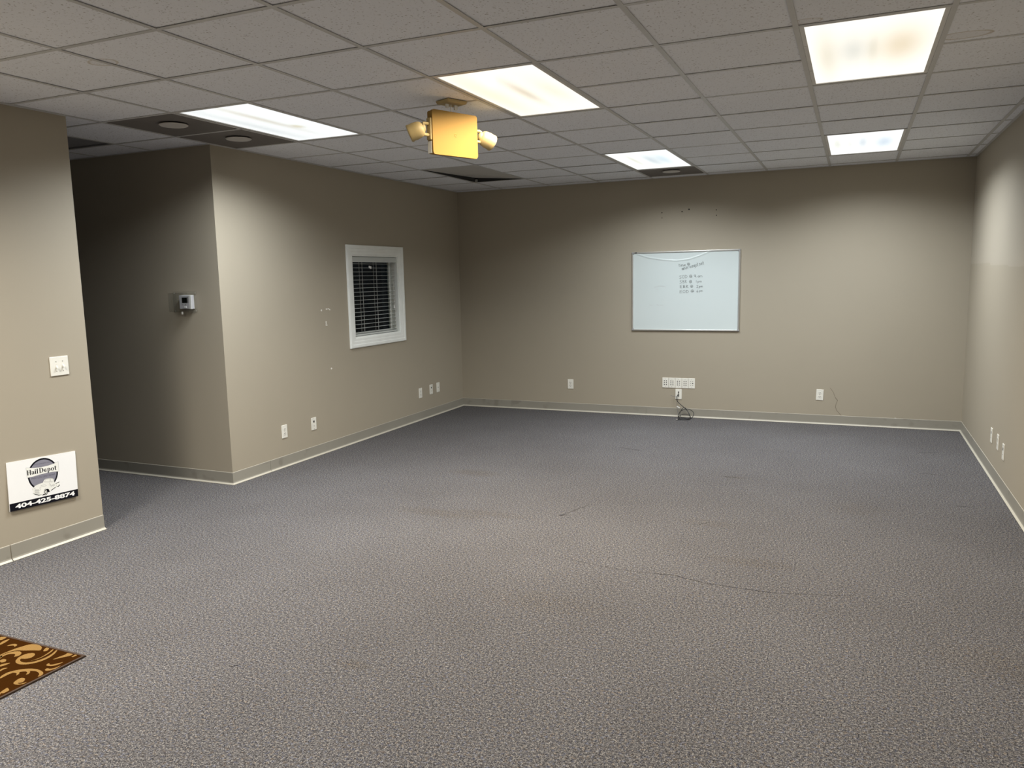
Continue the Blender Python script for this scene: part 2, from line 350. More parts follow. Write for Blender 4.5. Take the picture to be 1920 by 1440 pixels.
for j in range(-10, 9):                     # cross tees, one span per gap
    spans = []; i = -8
    x = XL
    while i < 3:
        xe = min((i + 1) * S, XR)
        if (i, j) in skip:
            if i * S > x: spans.append((x, i * S))
            x = xe
        i += 1
    spans.append((x, XR))
    for a, c in spans: MB().box(a + .0005, c - .0005, j * S - .012, j * S + .012, H + .0003, H + .0023).build('cross_tee', M_TEE, ceil)
for j in range(-3, 2): MB().box(XC, XL if j >= 0 else XL - T, j * S - .012, j * S + .012, H + .0003, H + .0023).build('cross_tee', M_TEE, ceil)
for bx in ((XL, XL + .022, YN, YB), (XR - .022, XR, Y0, YB), (XL, XR, YB - .022, YB), (XL, XL + .022, Y0, YE), (XC, XL - .0, YN - .022, YN)):
    MB().box(*bx, H - .0004, H + .0018).build('wall_angle', M_TEE, ceil)
dk = MB().box(XC, XR, Y0, YB, H + 0.28, H + 0.29).build('plenum_deck', M_DARK, ceil)

# ------------------------------------------------------------------ ceiling troffers
def troffer(c, j, label, group, lens=None, lamp=None, power=0.0, dead=False):
    o = empty('ceiling_troffer', ((c + .5) * S, (j + 1) * S, H)); tag(o, label, 'ceiling light', group)
    hx, hy, e = S / 2 - .012, S - .012, 0.020
    hb = MB().box(-hx, hx, -hy, hy, 0.105, 0.11).box(-hx, -hx + .004, -hy, hy, .004, .105).box(hx - .004, hx, -hy, hy, .004, .105).box(-hx, hx, -hy, -hy + .004, .004, .105).box(-hx, hx, hy - .004, hy, .004, .105)
    hb.build('housing', M_DARK if dead else M_TROF, o)  # dead unit's housing coloured black to stand for the shade inside
    ft = 0.003
    fr = MB().box(-hx, hx, -hy, -hy + e, ft, ft + .010).box(-hx, hx, hy - e, hy, ft, ft + .010).box(-hx, -hx + e, -hy + e, hy - e, ft, ft + .010).box(hx - e, hx, -hy + e, hy - e, ft, ft + .010)
    if not dead:
        fr.build('door_frame', M_TROF, o)
        MB().box(-hx + e - .001, hx - e + .001, -hy + e - .001, hy - e + .001, ft + .004, ft + .009).build('prismatic_lens', lens, o)
        for q in (-.25, .25): MB().box(-hx + .004, -hx + .014, q - .01, q + .01, ft - .0015, ft).build('latch', M_TROF, o)
        ld = bpy.data.lights.new('fluorescent_tubes', 'AREA'); ld.shape = 'RECTANGLE'; ld.size = 2 * (hx - e); ld.size_y = 2 * (hy - e); ld.energy = power; ld.color = lamp; ld.spread = SPREAD
        l = bpy.data.objects.new('fluorescent_tubes', ld); COL.objects.link(l); l.parent = o; l.location = (0, 0, -0.004)
    else:                                    # dark, its lens lifted out of the opening at the far left corner
        n = 8; m = MB(); X = hx - .004; Y = hy - .004
        def zz(u, v): return 0.004 + 0.042 * max(0.0, (1 - u) + v - 1.0) ** 1.0 + 0.004 * (1 - u) * v
        for a in range(n + 1):
            for bq in range(n + 1):
                u, v = a / n, bq / n; m.v.append((-X + 2 * X * u, -Y + 2 * Y * v, zz(u, v)))
        for a in range(n):
            for bq in range(n): k = a * (n + 1) + bq; m.f.append((k, k + 1, k + n + 2, k + n + 1))
        m.build('loose_lens', M_DEADLENS, o, smooth=True)
        MB().box(-X + .006, -X + .03, Y - .03, Y - .006, .0, .03).build('latch', M_SILVER, o)
    return o
GREYB = (0.80, 0.84, 0.90); BEIGE = (0.93, 0.86, 0.72); GLOW = 0.98
L_LEFT = lens_mat('lens_left', (0.93, 0.98, 1.0), GLOW * 0.92, [(.52, .35, .07, .38, (.74, .70, .62)), (.62, .62, .07, .05, (.72, .66, .50)), (.18, .5, .10, .5, (.80, .83, .84))])
L_MID = lens_mat('lens_mid', (1.0, .97, .88), GLOW, [(.50, .48, .07, .26, (.66, .62, .55)), (.15, .45, .14, .5, (.82, .80, .74)), (.8, .5, .12, .25, (.86, .84, .78))])
L_RIGHT = lens_mat('lens_right', (1.0, .975, .90), GLOW, [(.36, .45, .13, .26, (.66, .69, .70)), (.74, .45, .2, .28, (.70, .62, .50)), (.14, .5, .1, .4, (.74, .72, .66)), (.52, .47, .05, .22, (.80, .80, .76))], ribs=0.03)
L_BMID = lens_mat('lens_back_mid', (.95, 1.0, 1.0), GLOW, [(.52, .5, .09, .3, (.62, .68, .74)), (.25, .45, .05, .3, (.78, .76, .68)), (.72, .5, .12, .3, (.66, .76, .84))])
L_BRIGHT = lens_mat('lens_back_right', (.95, .99, 1.0), GLOW, [(.48, .45, .06, .24, (.64, .70, .78)), (.78, .5, .12, .26, (.60, .70, .82)), (.12, .45, .06, .25, (.80, .80, .74)), (.3, .5, .05, .2, (.84, .84, .82))])
L_OFF = lens_mat('lens_off_frame', (1.0, .96, .88), GLOW, [])
GRP = 'recessed ceiling troffers'
troffer(-6, 0, 'lit cool-white troffer beside the two round ceiling diffusers, left of the emergency light', GRP, L_LEFT, COOL, 60)
troffer(-3, 0, 'lit warm-white troffer right beside the hanging yellowed emergency light', GRP, L_MID, WARM, 64)
troffer(0, 0, 'largest, ribbed lit troffer at the top right of the ceiling', GRP, L_RIGHT, NEUT, 36)
troffer(-3, 5, 'small lit bluish troffer directly before the back-wall diffuser', GRP, L_BMID, COOL, 42)
troffer(0, 5, 'small lit bluish troffer nearest the right wall corner', GRP, L_BRIGHT, COOL, 47)
troffer(-6, 5, 'unlit grey troffer with a lens lifted at one corner, above the window wall', GRP, dead=True)
troffer(-6, -5, 'lit troffer out of frame above the brown rug', GRP, L_OFF, OFFW, 115)
troffer(0, -5, 'lit troffer out of frame over the viewpoint by the right wall', GRP, L_OFF, NEUT, 40)

# ------------------------------------------------------------------ air diffusers and return panel
def diffuser(c, j, label):
    o = empty('air_diffuser', ((c + .5) * S, (j + .5) * S, H)); tag(o, label, 'air vent', 'square ceiling diffusers with round plaques')
    h = S / 2 - .012; m = MB(); seg = 48; rings = [(1.0, .002), (.92, .0025), (.80, .006), (.66, .010), (.52, .013), (.40, .015), (.20, .016)]
    for q, z in rings:
        for k in range(seg):
            a = 2 * math.pi * (k + .5) / seg; ca, sa = math.cos(a), math.sin(a); sq = h / max(abs(ca), abs(sa)); t = min(1.0, (1 - q) / .38); r = q * (sq * (1 - t) + h * t); m.v.append((r * ca, r * sa, z))
    for i in range(len(rings) - 1):
        for k in range(seg): a = i * seg + k; b2 = i * seg + (k + 1) % seg; m.f.append((a, a + seg, b2 + seg, b2))
    m.f.append(tuple((len(rings) - 1) * seg + k for k in range(seg)))
    m.build('dished_panel', M_DIFF, o, smooth=True)
    MB().lathe([(0.0, .0), (.086, .0), (.092, .004), (.092, .007), (0, .007)], 40).build('plaque', M_PLAQUE, o)
    MB().lathe([(.03, .006), (.03, .0165)], 10).build('plaque_stem', M_TEE, o)
    return o
diffuser(-7, 0, 'dark dished diffuser with the larger pale round plaque, nearer the viewer at the corridor mouth')
diffuser(-7, 1, 'dark dished diffuser with pale round plaque, touching the corridor corner')
diffuser(-3, 7, 'dark dished diffuser against the back wall behind the bluish troffer')
o = empty('return_panel', ((RETURN[0] + .5) * S, (RETURN[1] + .5) * S, H)); tag(o, 'dark square panel in the corridor ceiling behind the near wall end', 'air vent')
MB().box(-S / 2 + .012, S / 2 - .012, -S / 2 + .012, S / 2 - .012, .012, .018).build('perforated_sheet', M_RETURN, o)
MB().box(-S / 2 + .010, S / 2 - .010, -S / 2 + .010, -S / 2 + .024, .003, .012).box(-S / 2 + .010, S / 2 - .010, S / 2 - .024, S / 2 - .010, .003, .012).box(-S / 2 + .010, -S / 2 + .024, -S / 2 + .024, S / 2 - .024, .003, .012).box(S / 2 - .024, S / 2 - .010, -S / 2 + .024, S / 2 - .024, .003, .012).build('panel_frame', M_RETURN, o)

# ------------------------------------------------------------------ window in the partition
win = tag(empty('window_1', (XL, 0, 0)), 'small white-framed interior window with dark glass in the left partition', kind='structure')
CW = 0.097
def casing(pts):                            # one mitred length of moulding: outer a-b, inner c-d (y, z)
    (a, b2, c, d) = pts; m = MB()
    def row(t, x): return [(x, a[0] + (d[0] - a[0]) * t, a[1] + (d[1] - a[1]) * t), (x, b2[0] + (c[0] - b2[0]) * t, b2[1] + (c[1] - b2[1]) * t)]
    prof = [(0, 0), (0, .017), (.08, .020), (.30, .020), (.36, .015), (.62, .015), (.70, .012), (.92, .011), (1, .008), (1, 0)]
    for t, x in prof: m.v += row(t, x)
    for i in range(len(prof) - 1): m.f.append((2 * i, 2 * i + 1, 2 * i + 3, 2 * i + 2))
    me = m.mesh('casing'); bm = bmesh.new(); bm.from_mesh(me); bmesh.ops.recalc_face_normals(bm, faces=bm.faces); bm.to_mesh(me); bm.free()
    return new_obj('casing', me, M_TRIM, win)
oy0, oy1, oz0, oz1 = WY0 - CW, WY1 + CW, WZ0 - CW, WZ1 + CW
casing([(oy0, oz1), (oy1, oz1), (WY1, WZ1), (WY0, WZ1)]); casing([(oy1, oz1), (oy1, oz0), (WY1, WZ0), (WY1, WZ1)])
casing([(oy1, oz0), (oy0, oz0), (WY0, WZ0), (WY1, WZ0)]); casing([(oy0, oz0), (oy0, oz1), (WY0, WZ1), (WY0, WZ0)])
jt = .012
for bx in ((-T, 0, WY0, WY0 + jt, WZ0, WZ1), (-T, 0, WY1 - jt, WY1, WZ0, WZ1), (-T, 0, WY0 + jt, WY1 - jt, WZ1 - jt, WZ1), (-T, 0, WY0 + jt, WY1 - jt, WZ0, WZ0 + jt)): MB().box(*bx).build('jamb', M_TRIM, win)
for bx in ((-.112, -.092, WY0 + jt, WY0 + jt + .03, WZ0 + jt, WZ1 - jt), (-.112, -.092, WY1 - jt - .03, WY1 - jt, WZ0 + jt, WZ1 - jt), (-.112, -.092, WY0 + jt + .03, WY1 - jt - .03, WZ1 - jt - .03, WZ1 - jt), (-.112, -.092, WY0 + jt + .03, WY1 - jt - .03, WZ0 + jt, WZ0 + jt + .03)): MB().box(*bx).build('glazing_stop', M_TRIM, win)
MB().box(-.106, -.102, WY0 + jt + .028, WY1 - jt - .028, WZ0 + jt + .028, WZ1 - jt - .028).build('pane', M_GLASS, win)
# dark office behind the glass
rm = MB()
for bx in ((XL - T - 2.4, XL - T - 2.3, YN + T, YB, 0, H), (XL - T - 2.3, XL - T, YN + T, YB, H, H + .05)): rm.box(*bx)
tag(rm.build('wall_office', M_WALL), 'unlit office beyond the partition window', kind='structure')

bl = empty('window_blind', (XL - .045, 0, 0)); tag(bl, 'white horizontal slat blind, slats open, inside the small window', 'blind')
by0, by1 = WY0 + jt + .006, WY1 - jt - .012
MB().box(-.028, .026, by0, by1, WZ1 - jt - .050, WZ1 - jt - .004).build('headrail', M_SLAT, bl, bevel=.002)
MB().box(.027, .033, by0 - .002, by1 + .012, WZ1 - jt - .058, WZ1 - jt - .004).build('valance', M_SLAT, bl, bevel=.0015)
slm = MB(); ns = 6
for k in range(ns + 1):
    t = k / ns * 2 - 1; x = t * .016; z = .0012 * (1 - t * t); slm.v += [(x, by0, z), (x, by1, z), (x, by0, z + .0022), (x, by1, z + .0022)]
for k in range(ns):
    a = 4 * k; c = a + 4; slm.f += [(a, a + 1, c + 1, c), (a + 2, c + 2, c + 3, a + 3), (a, c, c + 2, a + 2), (a + 1, a + 3, c + 3, c + 1)]
slm.f += [(0, 2, 3, 1), (4 * ns, 4 * ns + 1, 4 * ns + 3, 4 * ns + 2)]
slat_me = slm.mesh('slat'); slat_me.materials.append(M_SLAT)
ztop, zbot = WZ1 - jt - .075, WZ0 + jt + .035
for k in range(18):
    o = bpy.data.objects.new('slat', slat_me); COL.objects.link(o); o.parent = bl; o.location = (0, 0, ztop + (zbot - ztop) * k / 17.0); o.rotation_euler = (0, 0.0, 0)
MB().box(-.024, .024, by0, by1, WZ0 + jt + .004, WZ0 + jt + .020).build('bottom_rail', M_SLAT, bl, bevel=.003)
for fy in (.24, .56):
    for xx in (-.018, .018):
        yy = by0 + (by1 - by0) * fy; MB().tube([(xx, yy, WZ1 - jt - .05), (xx, yy, WZ0 + jt + .018)], .0014, 6).build('ladder_cord', M_CORD, bl)
yy = by1 - .075
MB().tube([(.034, yy, WZ1 - jt - .05), (.036, yy + .004, 1.60), (.035, yy + .014, 1.345)], .0016, 6).build('lift_cord', M_CORD, bl)
MB().tube([(.034, yy + .025, WZ1 - jt - .05), (.037, yy + .020, 1.55), (.035, yy + .040, 1.10)], .0016, 6).build('lift_cord', M_CORD, bl)
MB().lathe([(.002, .03), (.006, .022), (.009, .0), (.0, -.001)], 12, Matrix.Translation((.035, yy + .014, 1.318))).build('tassel', M_TAGW, bl)
MB().box(.028, .031, by0 + .30, by0 + .318, WZ1 - jt - .118, WZ1 - jt - .094).box(.028, .031, by0 + .322, by0 + .345, WZ1 - jt - .124, WZ1 - jt - .098).build('cord_tag', M_TAGW, bl)

# ------------------------------------------------------------------ wall plates (local: x along the wall, -y out of it, z up)
PW, PH, PD = 0.072, 0.116, 0.0055
plate_me = MB().box(-PW / 2, PW / 2, -PD, 0, -PH / 2, PH / 2).mesh('cover_plate', bevel=.0022, seg=2); plate_me.materials.append(M_PLATE)
rec = MB(); pr = []
for k in range(24):
    a = 2 * math.pi * k / 24; pr.append((.0170 * math.cos(a), max(-.0135, min(.0135, .0170 * math.sin(a)))))
rec_me = rec.slab(pr, -PD - .0015, -PD + .001).mesh('receptacle'); rec_me.materials.append(M_RECEPT)
def mslot(x0, x1, z0, z1, mat, y=-.0016):
    me = MB().box(x0, x1, -PD + y - .0004, -PD + y + .002, z0, z1).mesh('slot'); me.materials.append(mat); return me
SL = [mslot(-.0085, -.0060, -.001, .0085, M_SLOT), mslot(.0060, .0085, 0.0, .0080, M_SLOT), mslot(-.0025, .0025, -.0095, -.0050, M_SLOT)]
screw_me = MB().lathe([(.0032, 0), (.0028, .0012), (0, .0014)], 10, Matrix.Translation((0, -PD, 0)) @ Matrix.Rotation(math.pi / 2, 4, 'X')).mesh('screw'); screw_me.materials.append(M_SCREW)
port_me = MB().box(-.0052, .0052, -PD - .0008, -PD + .002, -.0050, .0050).mesh('port'); port_me.materials.append(M_SLOT)
bigport_me = MB().box(-.0085, .0085, -PD - .0010, -PD + .002, -.0095, .0095).mesh('jack'); bigport_me.materials.append(M_SLOT)
palep_me = MB().box(-.0050, .0050, -PD - .0008, -PD + .002, -.0035, .0035).mesh('blank_port'); palep_me.materials.append(M_GREYSLOT)
hole_me = MB().lathe([(.0082, 0), (.0082, .0012)], 14, Matrix.Translation((0, -PD, 0)) @ Matrix.Rotation(math.pi / 2, 4, 'X')).mesh('cable_hole'); hole_me.materials.append(M_SLOT)
def child(name, me, parent, x=0.0, z=0.0):
    o = bpy.data.objects.new(name, me); COL.objects.link(o); o.parent = parent; o.location = (x, 0, z); return o
WALLS = {'L': (lambda u: (XL, u), math.pi / 2), 'B': (lambda u: (u, YB), 0.0), 'R': (lambda u: (XR, u), -math.pi / 2)}
def plate(kind, wl, u, z, label, group='ivory wall plates', cat='wall outlet', roll=0.0):
    fn, rz = WALLS[wl]; x, y = fn(u); o = empty({'duplex': 'power_outlet', 'jack': 'data_outlet', 'six': 'data_port_plate', 'sixblank': 'data_port_plate', 'holes': 'cable_plate', 'coax': 'coax_outlet'}[kind], (x, y, z), rz); tag(o, label, cat, group)
    o.rotation_euler = (0, roll, rz); child('cover_plate', plate_me, o)
    if kind == 'duplex':
        for s in (-1, 1):
            r = child('receptacle', rec_me, o, 0, s * .0195)
            for m in SL: child('slot', m, r)
        child('screw', screw_me, o)
    elif kind == 'jack':
        child('jack', bigport_me, o, 0, .021); child('blank_port', palep_me, o, 0, -.020); child('screw', screw_me, o, 0, .048); child('screw', screw_me, o, 0, -.048)
    elif kind in ('six', 'sixblank'):
        for c in (-1, 1):
            for r in (-1, 0, 1):
                dark = kind == 'six' or (c == 1 and r == 0)
                child('port' if dark else 'blank_port', port_me if dark else palep_me, o, c * .0115, r * .0215)
        child('screw', screw_me, o, 0, .043); child('screw', screw_me, o, 0, -.043)
    elif kind == 'holes':
        for r in (.0225, .0015, -.0195): child('cable_hole', hole_me, o, 0, r)
    else:
        child('cable_hole', port_me, o); child('screw', screw_me, o, 0, .043); child('screw', screw_me, o, 0, -.043)
    return o
plate('duplex', 'L', 1.611, .317, 'duplex power outlet on the left partition nearest the corridor corner')
plate('jack', 'L', 2.021, .312, 'data outlet with one dark jack, second from the corridor corner on the left partition')
plate('duplex', 'L', 3.984, .317, 'duplex power outlet, nearest the window of the three plates by the far left corner')
plate('jack', 'L', 4.235, .326, 'data outlet with one dark jack, middle of the three plates by the far left corner')
plate('coax', 'L', 4.404, .328, 'narrow-looking plate with one small centre connector, last before the far left corner')
plate('duplex', 'B', -2.829, .332, 'duplex power outlet on the back wall, left of the row of data plates')
plate('duplex', 'B', -0.027, .316, 'duplex power outlet on the back wall beside the wall crack', roll=.03)
for k in range(5):
    plate('six' if k < 4 else 'sixblank', 'B', -1.6785 + k * .0746, .3895 - (0.0 if k < 4 else -.001), ('leftmost six-port data plate in the row under the whiteboard', 'second six-port data plate from the left in the row under the whiteboard', 'middle six-port data plate in the row, directly above the cable plate', 'fourth six-port data plate from the left in the row under the whiteboard', 'rightmost plate in the row, its ports mostly blanked off white')[k], 'six-port data plates in a row', 'data plate')
plate('holes', 'B', -1.5275, .262, 'single plate with three black holes and a black cable hanging out of it', None or 'ivory wall plates', 'cable plate')
plate('jack', 'R', 3.217, .320, 'data outlet on the right wall nearest the back corner')
plate('duplex', 'R', 2.920, .325, 'duplex power outlet, middle of the three plates on the right wall')
plate('jack', 'R', 2.674, .303, 'data outlet on the right wall nearest the viewer')

# double light switch
o = empty('light_switch', (XL, -.4505, 1.129), math.pi / 2); tag(o, 'ivory double toggle light switch on the near left wall', 'light switch')
MB().box(-.062, .062, -.0065, 0, -.060, .060).build('cover_plate', M_PLATE, o, bevel=.0028)
for s in (-1, 1):
    x = s * .0225
    MB().box(x - .0050, x + .0050, -.0072, -.006, -.0125, .0125).build('toggle_collar', M_RECEPT, o)
    m = MB(); z0 = .003 if s > 0 else -.001; m.v = [(x - .0042, -.0065, z0 - .007), (x + .0042, -.0065, z0 - .007), (x + .0042, -.0065, z0 + .007), (x - .0042, -.0065, z0 + .007), (x - .0032, -.0210, z0 - .016), (x + .0032, -.0210, z0 - .016), (x + .0032, -.0215, z0 - .008), (x - .0032, -.0215, z0 - .008)]
    m.f = [(0, 3, 2, 1), (4, 5, 6, 7), (0, 1, 5, 4), (1, 2, 6, 5), (2, 3, 7, 6), (3, 0, 4, 7)]; m.build('toggle', M_PLATE, o, bevel=.001)
    for z in (-.030, .030): child('screw', screw_me, o, x, z).location.y = -.001

# ------------------------------------------------------------------ whiteboard
wb = empty('whiteboard', (-1.470, YB, 1.430)); tag(wb, 'aluminium-framed whiteboard with handwritten times on the back wall', 'whiteboard')
BW, BH = 1.200, 0.890; fw_ = .016; hx, hz = BW / 2, BH / 2
# panel with a ridge added along an arc, shaped to catch a highlight
nx, nz = 96, 72; m = MB(); x0, x1, z0, z1 = -hx + .010, hx - .010, -hz + .010, hz - .010
ARC = [(-.57, .435), (-.408, .381), (-.24, .352), (-.09, .338), (.049, .352), (.171, .389), (.274, .430)]
def arc_z(x):
    for (a, za), (b2, zb) in zip(ARC, ARC[1:]):
        if a <= x <= b2: t = (x - a) / (b2 - a); return za + (zb - za) * t
    return None
zs = sorted(set([z0 + (z1 - z0) * k / 10 for k in range(7)] + [.20 + (z1 - .20) * k / 70 for k in range(71)]))
for zv in zs:
    for k in range(nx + 1):
        x = x0 + (x1 - x0) * k / nx; az = arc_z(x); d = 0.0
        if az is not None: d = .0045 * math.exp(-((zv - az) / .0075) ** 2)
        m.v.append((x, -.010 - d, zv))
for r in range(len(zs) - 1):
    for k in range(nx): a = r * (nx + 1) + k; m.f.append((a, a + 1, a + nx + 2, a + nx + 1))
m.build('writing_surface', M_BOARD, wb, smooth=True)
MB().box(x0, x1, -.008, -.001, z0, z1).build('backing', M_CAP, wb)
MB().box(-hx + .012, hx - .012, -.018, -.0, hz - fw_, hz).build('frame_rail', M_ALU, wb, bevel=.003); MB().box(-hx + .012, hx - .012, -.018, -.0, -hz, -hz + fw_).build('frame_rail', M_ALU, wb, bevel=.003)
MB().box(-hx, -hx + fw_, -.018, -.0, -hz + .012, hz - .012).build('frame_rail', M_ALU, wb, bevel=.003); MB().box(hx - fw_, hx, -.018, -.0, -hz + .012, hz - .012).build('frame_rail', M_ALU, wb, bevel=.003)
for sx in (-1, 1):
    for sz in (-1, 1): MB().box(min(sx * (hx + .001), sx * (hx - .024)), max(sx * (hx + .001), sx * (hx - .024)), -.0195, 0, min(sz * (hz + .001), sz * (hz - .024)), max(sz * (hz + .001), sz * (hz - .024))).build('corner_cap', M_CAP, wb, bevel=.006, seg=3)
MB().box(-hx + .035, -hx + .060, -.022, -.016, hz - .012, hz - .002).build('clip', M_BLACK, wb)
# handwriting: single-stroke letters in a unit box, y up
def arcpts(cx, cy, rx, ry, a0, a1, n=10): return [(cx + rx * math.cos(math.radians(a0 + (a1 - a0) * k / n)), cy + ry * math.sin(math.radians(a0 + (a1 - a0) * k / n))) for k in range(n + 1)]
GL = {'t': [[(.45, 1), (.45, .1), (.7, 0)], [(.1, .62), (.85, .66)]], 'i': [[(.5, .6), (.5, 0)], [(.5, .82), (.52, .88)]], 'm': [[(0, .6), (.02, 0)], [(.02, .45), (.25, .6), (.45, .45), (.45, 0)], [(.45, .45), (.7, .6), (.92, .42), (.98, 0)]],
      'e': [[(.08, .3), (.9, .36), (.75, .58), (.35, .6), (.08, .3), (.3, .02), (.9, .08)]], 'a': [[(.85, .5), (.45, .6), (.08, .3), (.3, .0), (.75, .2), (.85, .58), (.95, 0)]], 'r': [[(.15, .6), (.2, 0)], [(.2, .35), (.5, .58), (.95, .55)]],
      'v': [[(.1, .6), (.45, 0), (.9, .6)]], 'n': [[(.08, .6), (.1, 0)], [(.1, .42), (.5, .6), (.82, .4), (.88, 0)]], 'g': [arcpts(.45, .32, .35, .28, 40, 360), [(.82, .6), (.82, -.25), (.45, -.38)]], 'o': [arcpts(.5, .3, .42, .3, 90, 450, 12)], '.': [[(.3, 0), (.5, .04)]],
      'p': [[(.1, .55), (.05, -.4)], [(.08, .4), (.45, .6), (.85, .35), (.5, .05), (.1, .12)]], 'S': [[(.95, .88), (.45, 1), (.15, .78), (.55, .52), (.85, .25), (.5, .0), (-.05, .06)]], 'O': [arcpts(.5, .5, .46, .5, 80, 440, 14)], 'D': [[(.15, 1), (.2, 0)], [(.0, .95), (.6, .9), (.98, .55), (.7, .12), (.05, 0)]],
      'B': [[(.2, 1), (.22, 0)], [(.2, .98), (.75, .9), (.7, .6), (.25, .52), (.85, .4), (.8, .08), (.2, 0)]], 'R': [[(.15, 1), (.15, 0)], [(.15, .95), (.75, .85), (.6, .55), (.15, .48), (.95, 0)]], 'E': [[(.9, .98), (.15, .95), (.12, 0), (.9, .02)], [(.15, .5), (.75, .52)]],
      '9': [arcpts(.42, .7, .36, .28, 30, 380), [(.8, .85), (.85, .3), (.95, 0)]], '1': [[(.5, 1), (.5, 0)]], '2': [[(.1, .8), (.5, 1), (.85, .78), (.1, .05), (.95, .0)]], '6': [[(.7, 1), (.25, .6), (.1, .25), (.45, 0), (.85, .2), (.6, .48), (.15, .35)]],
      '@': [arcpts(.5, .5, .48, .5, -40, 300, 16), arcpts(.48, .48, .2, .2, 0, 360, 10), [(.68, .66), (.70, .32), (.9, .25)]]}
def px2b(x, y): return (-1.525 + (x - 430) * .000326 + 1.470, 1.567 - (y - 770) * .000328 - (x - 430) * 5e-6 - 1.430)
def write(txt, xa, ya, xb, yb_, cap, wide=None):
    m = MB(); n = len(txt); ws = [{'i': .5, '.': .45, '1': .5, 'm': 1.35, 't': .8}.get(c, 1.0) for c in txt]; tot = sum(ws); acc = 0
    ang = math.atan2(yb_ - ya, xb - xa); L = math.hypot(xb - xa, yb_ - ya)
    for c, wd in zip(txt, ws):
        s0 = acc / tot * L; cw = wd / tot * L * .82; acc += wd
        for st in GL[c]:
            P = [];
            for (gx, gy) in st:
                u = s0 + gx * cw; v = gy * cap; P.append(px2b(xa + u * math.cos(ang) + v * math.sin(ang), ya + u * math.sin(ang) - v * math.cos(ang)))
            m.ribbon(P, .0034, -.0108)
    return m
for k, (txt, a, b2, c, d, cap, mt) in enumerate((('time', 395, 365, 650, 343, 100, M_INK), ('@', 685, 322, 800, 318, 85, M_INK), ('amerivegot.net', 510, 482, 1265, 285, 115, M_INK),
        ('SOD', 425, 768, 715, 738, 105, M_INKPALE), ('@', 760, 735, 880, 732, 95, M_INKPALE), ('9', 922, 738, 1010, 735, 100, M_INKPALE), ('am', 1042, 722, 1215, 714, 88, M_INKPALE),
        ('SBR', 435, 928, 700, 908, 100, M_INKPALE), ('@', 758, 915, 872, 912, 95, M_INKPALE), ('1', 985, 890, 1012, 889, 70, M_INKPALE), ('pm', 1045, 895, 1195, 888, 80, M_INKPALE),
        ('EBR', 440, 1080, 750, 1075, 98, M_INK), ('@', 800, 1070, 908, 1068, 92, M_INKPALE), ('2', 1003, 1077, 1092, 1074, 92, M_INKPALE), ('pm', 1095, 1062, 1228, 1055, 75, M_INK),
        ('EOD', 432, 1248, 765, 1242, 92, M_INKPALE), ('@', 815, 1226, 945, 1222, 82, M_INKPALE), ('6', 1008, 1226, 1092, 1222, 80, M_INKPALE), ('pm', 1098, 1210, 1225, 1204, 75, M_INKPALE))):
    write(txt, a, b2, c, d, cap).build('handwriting', mt, wb)
sm = MB().ribbon([(-.34, .045), (-.29, .062), (-.25, .058), (-.21, .050)], .006, -.0106).ribbon([(-.33, .03), (-.30, .022)], .005, -.0106).ribbon([(-.40, -.152), (-.36, -.157)], .007, -.0106).ribbon([(-.31, -.150), (-.29, -.158)], .008, -.0106).ribbon([(-.27, -.155), (-.24, -.157)], .006, -.0106)
sm.build('erased_smear', M_SMEAR, wb)

# ------------------------------------------------------------------ emergency light hanging from the ceiling
em = empty('emergency_light', (-1.984, .552, H), math.radians(67.45)); tag(em, 'yellowed plastic emergency exit unit with two lamp heads, seen from its blank back', 'emergency light')
EW, EH, ET, EZ = .349 / 2, .256, .059 / 2, -.069
MB().frustum((.070, .055), (.078, .063), -.020, -.0).build('canopy', M_HEAD, em, bevel=.007, seg=3)
MB().box(-.045, -.030, -.006, .006, -.042, -.019).box(-.026, -.022, -.004, .004, -.038, -.019).box(.020, .036, -.006, .006, -.048, -.019).box(.040, .044, -.004, .004, -.044, -.019).build('mounting_clip', M_TAGW, em)
MB().tube([(-.006, 0, -.018), (-.006, 0, EZ - .005)], .0030, 8).build('stem', M_TAGW, em)
body = MB().box(-EW + .004, EW - .004, -ET + .010, ET, EZ - EH + .004, EZ - .004).build('body', M_BODY, em, bevel=.010, seg=4, smooth=True)
pts = []
for (cx, cz, a0) in ((EW - .016, EZ - .016, 0), (-EW + .016, EZ - .016, 90), (-EW + .016, EZ - EH + .016, 180), (EW - .016, EZ - EH + .016, 270)):
    pts += [(cx + .016 * math.cos(math.radians(a0 + q * 15)), cz + .016 * math.sin(math.radians(a0 + q * 15))) for q in range(7)]
MB().slab(pts, -ET, -ET + .020).build('back_cover', M_BODY, em, bevel=.0025, seg=2)
MB().lathe([(.011, 0), (.009, .0015), (.006, .0005), (0, .0005)], 16, Matrix.Translation((0, -ET, EZ - EH * .52)) @ Matrix.Rotation(math.pi / 2, 4, 'X')).build('knockout', M_BODY, em)
